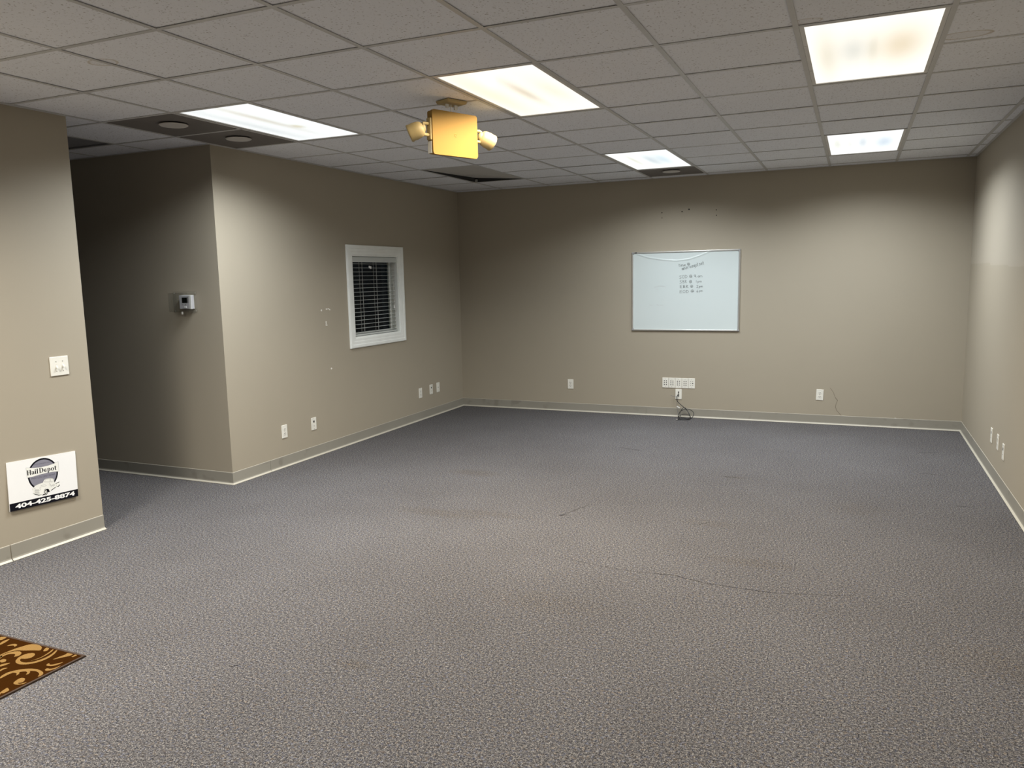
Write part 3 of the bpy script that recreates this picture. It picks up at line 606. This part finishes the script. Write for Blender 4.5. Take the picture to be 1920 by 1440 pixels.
for s in (-1, 1):
    MB().box(*sorted((s * (EW - .003), s * (EW + .010))), -.022, .018, EZ - .175, EZ - .048).build('side_mount', M_HEAD, em, bevel=.005, seg=3)
    MB().box(*sorted((s * (EW - .004), s * (EW + .002))), -.016, .020, EZ - .250, EZ - .180).build('battery_cover', M_PLATE, em, bevel=.002)
    zc = EZ - .115
    for dz in (-.032, .032):
        MB().tube([(s * (EW + .004), -.002, zc + dz), (s * (EW + .044), -.002, zc + dz), (s * (EW + .054), -.002, zc + dz * .85), (s * (EW + .058), -.002, zc + dz * .55)], .0095, 12).build('yoke_arm', M_HEAD, em, smooth=True)
    MB().lathe([(.0, -.026), (.014, -.023), (.021, -.012), (.022, .0), (.021, .012), (.014, .023), (0, .026)], 16, Matrix.Translation((s * (EW + .056), -.002, zc))).build('swivel', M_HEAD, em, smooth=True)
    ax = (Vector((-.66, .63, -.36)) if s < 0 else Vector((.74, -.20, -.35))).normalized(); q = ax.to_track_quat('Z', 'Y').to_matrix().to_4x4()
    hd = MB().lathe([(0, -.020), (.030, -.018), (.042, -.006), (.047, .010), (.050, .034), (.0485, .052), (.051, .066), (.049, .072)], 28, Matrix.Translation((s * (EW + .070), -.004, zc - .004)) @ q).build('lamp_head', M_HEAD, em, smooth=True)
    MB().lathe([(.048, .0), (.046, .003), (0, .006)], 28, Matrix.Translation(Vector((s * (EW + .070), -.004, zc - .004)) + ax * .0715) @ q).build('lamp_lens', M_CLEARISH, hd, smooth=True)
    MB().tube([(s * (EW + .062), -.018, zc + .020), (s * (EW + .072), -.026, zc + .030), (s * (EW + .082), -.024, zc + .022)], .0022, 6).build('lamp_wire', M_BLACK, em)

# ------------------------------------------------------------------ thermostat under its clear guard
th = empty('thermostat', (-4.618, YN, 1.478)); tag(th, 'small grey thermostat with black screen on the dark corridor wall', 'thermostat')
MB().box(-.070, .052, -.012, 0, -.054, .056).build('wall_base', M_THERML, th, bevel=.003)
MB().box(-.068, .062, -.040, -.012, -.053, .055).build('case', M_THERM, th, bevel=.004)
MB().box(-.037, .017, -.0415, -.039, -.005, .038).build('screen', M_SCREEN, th, bevel=.0007)
MB().box(.040, .061, -.0412, -.030, -.053, .054).build('side_band', M_THERML, th, bevel=.0007)
MB().box(.022, .028, -.0412, -.039, -.005, .040).build('seam', M_SLOT, th)
for x in (-.030, .000): MB().box(x - .008, x + .008, -.0418, -.039, -.022, -.014).build('button', M_CAP, th, bevel=.001)
MB().box(-.016, .008, -.0425, -.039, -.045, -.030).build('button', M_THERML, th, bevel=.001)
gd = empty('thermostat_guard', (-4.655, YN, 1.477)); tag(gd, 'clear acrylic lock box covering the thermostat in the corridor', 'guard box')
MB().box(-.135, .120, -.004, 0, -.085, .087).build('flange', M_ACRYL, gd, bevel=.001)
gm = MB(); a, bq, t = .100, .074, .004
gm.box(-a, a, -.085, -.081, -bq, bq).box(-a, -a + t, -.081, -.004, -bq, bq).box(a - t, a, -.081, -.004, -bq, bq).box(-a + t, a - t, -.081, -.004, bq - t, bq).box(-a + t, a - t, -.081, -.004, -bq, -bq + t).build('cover', M_ACRYL, gd)
MB().lathe([(.008, 0), (.008, .020), (.006, .022), (0, .022)], 14, Matrix.Translation((-.002, -.045, -bq)) @ Matrix.Rotation(math.pi, 4, 'X')).build('lock', M_SILVER, gd)
for x, z in ((-.115, -.070), (-.115, .072), (.108, .072), (.108, -.070)): MB().lathe([(.004, 0), (.003, .003), (0, .0035)], 10, Matrix.Translation((x, -.004, z)) @ Matrix.Rotation(math.pi / 2, 4, 'X')).build('screw', M_SILVER, gd)

# ------------------------------------------------------------------ sign with the truck emblem
sg = empty('wall_sign', (XL, -.6318, .4370), math.pi / 2); tag(sg, 'white sign with round pickup-truck emblem and black phone-number band, low on near left wall', 'sign')
sg.rotation_euler = (math.radians(-1.6), math.radians(2.83), math.pi / 2)
sg.location.x = XL + .0045
SW, SH, SY = .4473 / 2, .2944 / 2, -.0045
MB().box(-SW, SW, SY, 0, -SH, SH).build('panel', M_SIGNW, sg)
D = {"banner": [[-0.1077, 0.0972], [-0.0615, 0.0882], [-0.016, 0.085], [0.0326, 0.0864], [0.0703, 0.0918], [0.1027, 0.0993], [0.1021, 0.0369], [0.0595, 0.0417], [0.0202, 0.042], [-0.0263, 0.0397], [-0.0683, 0.0358], [-0.1049, 0.0351]], "body": [[-0.0773, -0.0368], [-0.0685, -0.0313], [-0.0604, -0.0219], [-0.0372, -0.0156], [-0.0081, -0.0121], [-0.0016, 0.0005], [0.0085, 0.0073], [0.0378, 0.0072], [0.0573, 0.003], [0.0647, -0.006], [0.0679, -0.0265], [0.0751, -0.0326], [0.0994, -0.0281], [0.1024, -0.0458], [0.0937, -0.0573], [0.0715, -0.0594], [0.0348, -0.079], [0.0228, -0.0821], [0.0124, -0.093], [-0.0186, -0.0915], [-0.0452, -0.0871], [-0.0655, -0.0771], [-0.078, -0.0643], [-0.0711, -0.0602]], "fender": [[0.0116, -0.0572], [0.0223, -0.0576], [0.0287, -0.0646], [0.0322, -0.0785], [0.019, -0.0798], [0.0158, -0.0675]], "tail": [[0.093, -0.0524], [0.1024, -0.0448], [0.0989, -0.0546], [0.0906, -0.0586], [0.0797, -0.0563]], "board": [[0.0402, -0.0707], [0.0717, -0.0566], [0.0735, -0.0598], [0.0429, -0.0741]], "bumper": [[-0.076, -0.0629], [-0.0597, -0.0747], [-0.0373, -0.0832], [-0.0163, -0.0859], [-0.0394, -0.0865], [-0.0636, -0.0775]], "bed": [[0.075, -0.0345], [0.0994, -0.0281], [0.1002, -0.032], [0.0768, -0.0377]], "tl": [[-0.0185, -0.091], [-0.0104, -0.0843], [0.0105, -0.0917], [-0.0012, -0.0919]]}
ST = {"grille1": [[-0.0619, -0.0471], [-0.0359, -0.0525]], "grille2": [[-0.0641, -0.054], [-0.0363, -0.0598]], "grille3": [[-0.0649, -0.0603], [-0.0359, -0.0664]], "grille4": [[-0.0634, -0.0674], [-0.0352, -0.0734]], "hl": [[-0.031, -0.0418], [-0.0267, -0.0492], [-0.029, -0.0562], [-0.0339, -0.0579]], "hood": [[-0.0309, -0.0391], [-0.0231, -0.037], [0.0021, -0.0366], [0.0137, -0.0362]], "hood2": [[-0.0226, -0.0287], [-0.013, -0.0288], [0.0074, -0.0283]], "w1": [[0.0025, -0.0115], [0.0092, 0.0031], [0.0395, 0.0036], [0.0383, -0.0177], [0.0025, -0.0115]], "w2": [[0.0432, -0.0187], [0.0435, 0.0034], [0.0581, 0.0009], [0.0619, -0.0196], [0.0431, -0.0196]], "door": [[0.0331, -0.0223], [0.0411, -0.0371], [0.0443, -0.0509]], "door2": [[0.0295, -0.0347], [0.041, -0.0389]], "H1": [[0.0479, -0.0385], [0.0483, -0.0498]], "H2": [[0.055, -0.0371], [0.0552, -0.0494]], "H3": [[0.0476, -0.044], [0.0556, -0.0438]], "D1": [[0.0599, -0.0371], [0.0602, -0.0485], [0.0668, -0.0451], [0.0658, -0.0374], [0.0599, -0.0371]], "roof": [[-0.0081, -0.0121], [-0.0006, 0.0013], [0.0104, 0.0075], [0.0378, 0.0072], [0.0582, 0.0024]], "gl": [[-0.0764, -0.037], [-0.0759, -0.0445]], "eye": [[-0.0679, -0.0366], [-0.0576, -0.0387]], "fen": [[-0.0685, -0.0313], [-0.0604, -0.0219], [-0.0372, -0.0165], [-0.0101, -0.0127]], "bedl": [[0.075, -0.0336], [0.0798, -0.0544]]}
e = .00015
MB().ell(-.0019, .0405, .0985, .0985, SY - e, seg=56).build('emblem_ring', M_SIGNK, sg)
MB().ell(-.0019, .0405, .0885, .0885, SY - 2 * e, seg=56).build('emblem_disc', M_SIGNG, sg)
f3 = lambda q: (lambda p: (p[0], SY - q * e, p[1]))
MB().poly(D['banner'], f3(3)).build('emblem_banner', M_SIGNC, sg)
MB().ribbon(D['banner'] + D['banner'][:1], .0009, SY - 4 * e).build('banner_outline', M_SIGNM, sg)
MB().poly(D['body'], f3(3)).build('emblem_truck', M_SIGNC, sg)
dm = MB()
for k in ('fender', 'tail', 'board', 'bumper', 'bed', 'tl'): dm.poly(D[k], f3(4))
dm.ell(.0055, -.0745, .0125, .0195, SY - 4 * e); dm.build('truck_dark_areas', M_SIGNK, sg)
MB().ell(.0045, -.0745, .0095, .0160, SY - 5 * e, .0070, .0125).ell(.0045, -.0745, .0040, .0065, SY - 5 * e).build('truck_wheel_trim', M_SIGNC, sg)
lm = MB()
for k, P in ST.items(): lm.ribbon(P, .0022 if k.startswith('gr') else .0012, SY - 5 * e)
lm.build('truck_lines', M_SIGNM, sg)
MB().poly([(-SW, -SH), (SW, -SH), (SW, -.1005), (-SW, -.1005)], f3(1)).build('number_band', M_SIGNK, sg)
new_obj('phone_number', fit_text(text_mesh('404-425-8874', .05, .0019), -.190, .200, -.1370, -.1095, SY - 2 * e), M_SIGNW, sg)
new_obj('small_lettering', fit_text(text_mesh('PAINTLESS DENT REPAIR', .02, .0001), -.078, .077, .0190, .0305, SY - 3 * e), M_SIGNT, sg)
new_obj('small_lettering', fit_text(text_mesh('WWW.HAILDEPOT.COM', .02, .0004), -.0567, .0494, .1045, .1090, SY - 3 * e), M_SIGNT, sg)
# high-contrast serif lettering on the banner
hm = MB(); cap = .0300; bx = [-.1025]; zb = .0497; yy = SY - 5 * e
def R(x, z, w_, h): x = bx[0] + x * cap; hm.quad((x, yy, zb + z * cap), (x + w_ * cap, yy, zb + z * cap), (x + w_ * cap, yy, zb + (z + h) * cap), (x, yy, zb + (z + h) * cap))
def O(cx, cz, rx, rz, irx, irz, dx=0.0, a0=0, a1=360): hm.ell(bx[0] + cx * cap, zb + cz * cap, rx * cap, rz * cap, yy, irx * cap, irz * cap, dx * cap, 24, math.radians(a0), math.radians(a1))
def adv(q): bx[0] += q * cap
s = .22
R(0, 0, s, 1); R(.55, 0, s, 1); R(s, .46, .33, .06); R(-.05, 0, .32, .05); R(-.05, .95, .32, .05); R(.5, 0, .32, .05); R(.5, .95, .32, .05); adv(.90)          # H
O(.24, .20, .24, .20, .10, .15, .03); R(.36, 0, .2, .50); O(.27, .48, .29, .20, .09, .15, 0, 0, 180); adv(.66)                                       # a
R(.06, 0, s, .68); R(0, 0, .34, .05); O(.17, .85, .12, .12, .001, .001); adv(.42)                                                                   # i
R(.06, 0, s, 1); R(0, 0, .34, .05); adv(.64)                                                                                                       # l
R(0, 0, s, 1); O(.26, .5, .60, .5, .36, .45, 0, -90, 90); R(-.05, 0, .35, .05); R(-.05, .95, .35, .05); adv(1.0)                                    # D
O(.30, .34, .30, .36, .10, .31, .04, 30, 345); R(.15, .36, .42, .06); adv(.70)                                                                     # e
R(.04, -.30, s, 1.0); O(.36, .34, .32, .36, .11, .30, -.03); R(-.02, -.30, .34, .05); adv(.80)                                                      # p
O(.33, .34, .33, .36, .11, .31); adv(.76)                                                                                                          # o
R(.08, .08, s, .82); R(-.02, .62, .46, .06); O(.28, .14, .20, .15, .06, .10, 0, 180, 340)                                                           # t
hm.build('banner_lettering', M_SIGNK, sg)

# ------------------------------------------------------------------ rug in the left foreground
RX, RY = -2.7838, -1.5679
rg = empty('area_rug', (RX, RY, 0)); tag(rg, 'dark brown rug with tan scroll pattern at the lower left', 'rug')
RWX, RWY = 1.10, .76
MB().box(-RWX, 0, -RWY, 0, 0.0005, .007).build('pile', M_RUG, rg, bevel=.002)
for bxx in ((-RWX - .004, .004, -.006, .004), (-RWX - .004, .004, -RWY - .004, -RWY + .006), (-.006, .004, -RWY + .006, -.006), (-RWX - .004, -RWX + .006, -RWY + .006, -.006)): MB().box(*bxx, 0.0002, .0076).build('edge_binding', M_RUGB, rg)
SCR = [[[-0.3656, -0.1343], [-0.3606, -0.0757], [-0.3369, -0.0113], [-0.2921, -0.0033], [-0.2556, -0.0137], [-0.2291, -0.0398], [-0.2649, -0.0507], [-0.2979, -0.0665], [-0.3339, -0.0774], [-0.3576, -0.1076], [-0.3516, -0.1435]], [[-0.3488, -0.1454], [-0.3511, -0.1092], [-0.3346, -0.0879], [-0.3091, -0.078], [-0.2858, -0.0886], [-0.274, -0.1076], [-0.2855, -0.1266], [-0.2986, -0.1083], [-0.3148, -0.104], [-0.3371, -0.1186], [-0.335, -0.1545]], [[-0.2222, -0.0698], [-0.2404, -0.068], [-0.2579, -0.0778], [-0.2645, -0.0951], [-0.263, -0.1178], [-0.2472, -0.1433], [-0.226, -0.1578], [-0.1943, -0.1622], [-0.1649, -0.1508], [-0.1408, -0.1274], [-0.1293, -0.0975], [-0.1303, -0.0663], [-0.1415, -0.0356], [-0.1619, -0.0078], [-0.1682, -0.0102], [-0.1515, -0.0424], [-0.1453, -0.0721], [-0.1494, -0.0996], [-0.161, -0.124], [-0.1853, -0.1419], [-0.2104, -0.1432], [-0.2325, -0.1347], [-0.2395, -0.1232], [-0.2194, -0.1182], [-0.2049, -0.1039], [-0.2085, -0.085]], [[-0.1835, -0.1271], [-0.1645, -0.0997], [-0.1635, -0.0617], [-0.1727, -0.0269], [-0.1854, -0.009], [-0.1905, -0.011], [-0.1772, -0.0406], [-0.1681, -0.0752], [-0.1718, -0.1055]], [[-0.2133, -0.0427], [-0.2361, -0.0093], [-0.2125, -0.0093], [-0.1984, -0.0309]], [[-0.1009, -0.0836], [-0.0955, -0.0499], [-0.0884, -0.0238], [-0.0948, -0.0104], [-0.0571, -0.0087], [-0.0581, -0.0266], [-0.0754, -0.0478]], [[-0.043, -0.0324], [-0.0483, -0.0082], [-0.0322, -0.009], [-0.034, -0.0277]], [[-0.0752, -0.127], [-0.0841, -0.1137], [-0.0831, -0.1049], [-0.0668, -0.1154], [-0.0546, -0.1078], [-0.0425, -0.0891], [-0.0315, -0.0736], [-0.0326, -0.0993], [-0.0447, -0.1206]], [[-0.0456, -0.1538], [-0.0494, -0.1389], [-0.03, -0.1395], [-0.0179, -0.1239], [-0.0167, -0.0959], [-0.0082, -0.1283], [-0.0179, -0.1483], [-0.0299, -0.1584]], [[-0.1673, -0.2653], [-0.1763, -0.229], [-0.1556, -0.1967], [-0.123, -0.172], [-0.0856, -0.1612], [-0.0467, -0.165], [-0.0226, -0.1744], [-0.0106, -0.1909], [-0.0177, -0.2068], [-0.0261, -0.1917], [-0.0441, -0.1801], [-0.0732, -0.1753], [-0.0983, -0.184], [-0.0863, -0.1885], [-0.0751, -0.2028], [-0.0821, -0.2135], [-0.0897, -0.1979], [-0.1092, -0.1921], [-0.1308, -0.2059], [-0.1159, -0.2161], [-0.1105, -0.2352], [-0.1279, -0.2181], [-0.1498, -0.2187], [-0.1537, -0.2441], [-0.15, -0.2767]], [[-0.0655, -0.2771], [-0.0766, -0.2506], [-0.0736, -0.2349], [-0.0531, -0.2337], [-0.0388, -0.2462], [-0.0317, -0.2613], [-0.048, -0.2727], [-0.0293, -0.273], [-0.02, -0.2567], [-0.0153, -0.2498], [-0.0153, -0.2675], [-0.0315, -0.2815], [-0.0502, -0.2837]], [[-0.0403, -0.3492], [-0.0474, -0.3251], [-0.0499, -0.3112], [-0.0302, -0.3183], [-0.0198, -0.324], [-0.0197, -0.3484], [-0.0325, -0.3495], [-0.0197, -0.3628]], [[-0.3131, -0.169], [-0.3118, -0.1541], [-0.2926, -0.1524], [-0.2775, -0.1665], [-0.2841, -0.1803], [-0.3023, -0.1761]], [[-0.2728, -0.1956], [-0.2614, -0.1772], [-0.2445, -0.165], [-0.2456, -0.1878], [-0.2543, -0.2078]], [[-0.2282, -0.225], [-0.2292, -0.209], [-0.2111, -0.1992], [-0.2163, -0.2176], [-0.2128, -0.2352]], [[-0.5453, -0.0156], [-0.524, -0.0073], [-0.5059, -0.0068], [-0.5024, -0.0439]], [[-0.4784, -0.0598], [-0.4867, -0.0378], [-0.4791, -0.0094], [-0.4649, -0.0357], [-0.4576, -0.0735]], [[-0.4229, -0.0693], [-0.4173, -0.0455], [-0.402, -0.0365], [-0.3826, -0.0414], [-0.3767, -0.0606], [-0.3953, -0.0494]]]
def smooth_poly(P, it=2):
    for _ in range(it):
        Q = []
        for i in range(len(P)):
            a, b2 = P[i], P[(i + 1) % len(P)]; Q += [(.8 * a[0] + .2 * b2[0], .8 * a[1] + .2 * b2[1]), (.2 * a[0] + .8 * b2[0], .2 * a[1] + .8 * b2[1])]
        P = Q
    return P
for P in SCR: MB().poly(smooth_poly(P), lambda p: (p[0], p[1], .0074)).build('scroll_motif', M_RUGT, rg)
for (ang, tx, ty) in ((math.pi, -.40, -.42), (math.pi, -RWX, -RWY), (math.pi, -RWX + .02, -.40), (0, -.56, -.02)):   # the motif goes on over the rest of the rug
    m = MB(); ca, sa = math.cos(ang), math.sin(ang)
    for P in SCR[:15]:
        Q = [(tx + ca * p[0] - sa * p[1], ty + sa * p[0] + ca * p[1]) for p in P]
        if all(-RWX + .006 < q[0] < -.006 and -RWY + .006 < q[1] < -.006 for q in Q) and all(q[0] + q[1] < -.44 for q in Q): m.poly(smooth_poly(Q), lambda p: (p[0], p[1], .0074))
    if m.f: m.build('scroll_motif', M_RUGT, rg)

# ------------------------------------------------------------------ black cable under the data plates
def spline(P, n=8):
    P = [Vector(p) for p in P]; out = []
    for i in range(len(P) - 1):
        a, b2, c, d = P[max(i - 1, 0)], P[i], P[i + 1], P[min(i + 2, len(P) - 1)]
        for k in range(n):
            t = k / n; out.append(.5 * ((2 * b2) + (c - a) * t + (2 * a - 5 * b2 + 4 * c - d) * t * t + (3 * b2 - a - 3 * c + d) * t ** 3))
    return out + [P[-1]]
cb = empty('black_cable', (-1.44, YB - .08, 0)); tag(cb, 'black cable coiled on the carpet below the data plates', 'cable')
ox, oy = 1.44, -(YB - .08)
def C(x, y, z): return (x + ox, y + oy, z)
K = YB
loop = [C(-1.5275, K - .007, .2635), C(-1.532, K - .030, .255), C(-1.540, K - .040, .225), C(-1.530, K - .035, .180), C(-1.470, K - .040, .128), C(-1.420, K - .050, .085), C(-1.385, K - .075, .040), C(-1.375, K - .120, .012),
        C(-1.42, K - .150, .006), C(-1.49, K - .130, .007), C(-1.512, K - .085, .030), C(-1.490, K - .060, .075), C(-1.430, K - .045, .102), C(-1.365, K - .050, .085), C(-1.343, K - .065, .050), C(-1.360, K - .110, .012), C(-1.42, K - .165, .006),
        C(-1.480, K - .150, .010), C(-1.500, K - .100, .022), C(-1.455, K - .075, .045), C(-1.395, K - .080, .040), C(-1.365, K - .120, .010), C(-1.40, K - .175, .006), C(-1.46, K - .190, .006)]
MB().tube(spline(loop), .0036, 8).build('cable', M_BLACK, cb, smooth=True)
loop2 = [C(-1.36, K - .135, .012), C(-1.42, K - .140, .014), C(-1.475, K - .120, .020), C(-1.495, K - .070, .060), C(-1.470, K - .050, .108), C(-1.440, K - .045, .112), C(-1.400, K - .070, .06), C(-1.372, K - .125, .010), C(-1.43, K - .160, .013), C(-1.48, K - .165, .008), C(-1.505, K - .185, .006)]
MB().tube(spline(loop2), .0032, 8).build('cable', M_BLACK, cb, smooth=True)
MB().tube([C(-1.46, K - .190, .0065), C(-1.495, K - .205, .0065)], .0052, 10).build('plug', M_BLACK, cb)
MB().tube([C(-1.495, K - .205, .0065), C(-1.512, K - .212, .0065)], .0048, 10).build('plug_tip', M_SILVER, cb)
MB().tube(spline([C(-1.36, K - .17, .005), C(-1.40, K - .20, .005), C(-1.46, K - .215, .005), C(-1.50, K - .23, .004)]), .0028, 8).build('cable', M_BLACK, cb)
MB().tube(spline([C(-1.527, K - .007, .243), C(-1.545, K - .025, .235), C(-1.575, K - .03, .237), C(-1.612, K - .03, .249)]), .0016, 6).build('thin_wire', M_WIRE, cb)
MB().tube(spline([C(-1.535, K - .030, .215), C(-1.543, K - .026, .160), C(-1.540, K - .024, .105), C(-1.525, K - .040, .050), C(-1.505, K - .09, .010)]), .0014, 6).build('thin_wire', M_WIRE, cb)
tg = MB().box(-.019, .019, -.0006, .0006, -.006, .006).build('paper_tag', M_TAGW, cb); tg.location = C(-1.522, K - .035, .118); tg.rotation_euler = (0, math.radians(28), 0)

# ------------------------------------------------------------------ snags and the seam in the carpet
M_SNAG = simple('snagged_yarn', (0.030, 0.028, 0.028), 0.9, 0.1); M_SNAGP = simple('worn_yarn', (0.062, 0.058, 0.058), 0.9, 0.1)
for (ax_, ay_, bx_, by_, wd, amt) in ((-1.28, .33, -.87, .257, .004, .45), (-.87, .257, -.636, .27, .004, .45), (-.64, .268, -.58, .283, .010, .9), (-.58, .283, -.40, .231, .006, .75), (-.40, .231, -.05, .22, .005, .6), (-.05, .22, .32, .319, .005, .45), (-3.177, .216, -3.163, .246, .008, .85), (-2.444, .245, -2.405, .27, .006, .8), (-2.453, -.659, -2.426, -.641, .006, .85), (-2.118, -1.396, -2.082, -1.372, .006, .9), (-1.509, 1.105, -1.398, 1.415, .010, .35), (-1.53, 1.08, -1.48, 1.12, .016, .6), (-1.72, 3.28, -1.50, 3.21, .012, .45), (-.64, 2.51, -.54, 2.49, .020, .5), (-.63, 1.18, -.545, 1.266, .006, .5), (.262, 1.204, .292, 1.184, .008, .6), (.85, 3.9, 1.0, 3.95, .010, .5), (.8, 3.1, .98, 3.1, .010, .5), (.95, 2.2, 1.08, 2.22, .010, .5)):
    m = MB(); n = max(3, int(math.hypot(bx_ - ax_, by_ - ay_) / .03)); P = []
    nx_, ny_ = -(by_ - ay_), bx_ - ax_; L = math.hypot(nx_, ny_); nx_ /= L; ny_ /= L
    for k in range(n + 1):
        t_ = k / n; j_ = random.uniform(-1, 1) * .004; hw = wd * .75 * random.uniform(.4, 1.0) * (1.0 if 0 < k < n else .25)
        cx_, cy_ = ax_ + (bx_ - ax_) * t_ + nx_ * j_, ay_ + (by_ - ay_) * t_ + ny_ * j_
        m.v += [(cx_ - nx_ * hw, cy_ - ny_ * hw, .0002), (cx_, cy_, .0006 + .0012 * random.random()), (cx_ + nx_ * hw, cy_ + ny_ * hw, .0002)]
    for k in range(n): a = 3 * k; m.f += [(a, a + 3, a + 4, a + 1), (a + 1, a + 4, a + 5, a + 2)]
    m.build('carpet_snag', M_SNAG if amt > .55 else M_SNAGP, fl)

# ------------------------------------------------------------------ marks on the walls
def blob(name, mat, parent, wl, u, z, r, sq=1.0, rot=0.0):
    fn, rz = WALLS[wl]; x, y = fn(u); m = MB(); P = []
    for k in range(10):
        a = 2 * math.pi * k / 10; q = r * random.uniform(.7, 1.1); P.append((q * math.cos(a), q * math.sin(a) * sq))
    m.slab(P, -.0012, 0); o = m.build(name, mat); o.rotation_euler = (0, rot, rz); o.location = (x, y, z); o.parent = parent; return o
for u, z, r, sq, ro in ((2.228, 1.353, .011, 1, 0), (2.306, 1.361, .018, .35, 0), (2.338, 1.362, .012, .45, .3), (2.355, 1.354, .010, .8, 0), (2.290, 1.240, .012, .6, 0), (2.290, 1.223, .009, 1, 0), (2.295, 1.210, .020, .25, 0), (2.335, .793, .012, .8, 0)): blob('spackle_patch', M_SPACK, w_left, 'L', u, z, r, sq, ro)
for u, z, r in ((-1.730, 2.303, .007), (-1.729, 2.245, .006), (-1.507, 2.303, .008), (-1.430, 2.324, .009), (-1.135, 2.303, .007), (-1.134, 2.246, .007)): blob('nail_hole', M_HOLE, w_back, 'B', u, z, r)
blob('chipped_patch', M_SPACK, w_back, 'B', .706, .094, .014)
cm = MB().ribbon([(.074, .393), (.105, .348), (.118, .315), (.128, .290)], .0035, -.0006).ribbon([(.128, .290), (.138, .277), (.150, .262)], .0055, -.0006).ribbon([(.150, .262), (.136, .225), (.130, .192), (.145, .154), (.176, .119), (.191, .100)], .0040, -.0006)
o = cm.build('wall_crack', M_CRACK, w_back); o.location = (0, YB, 0)
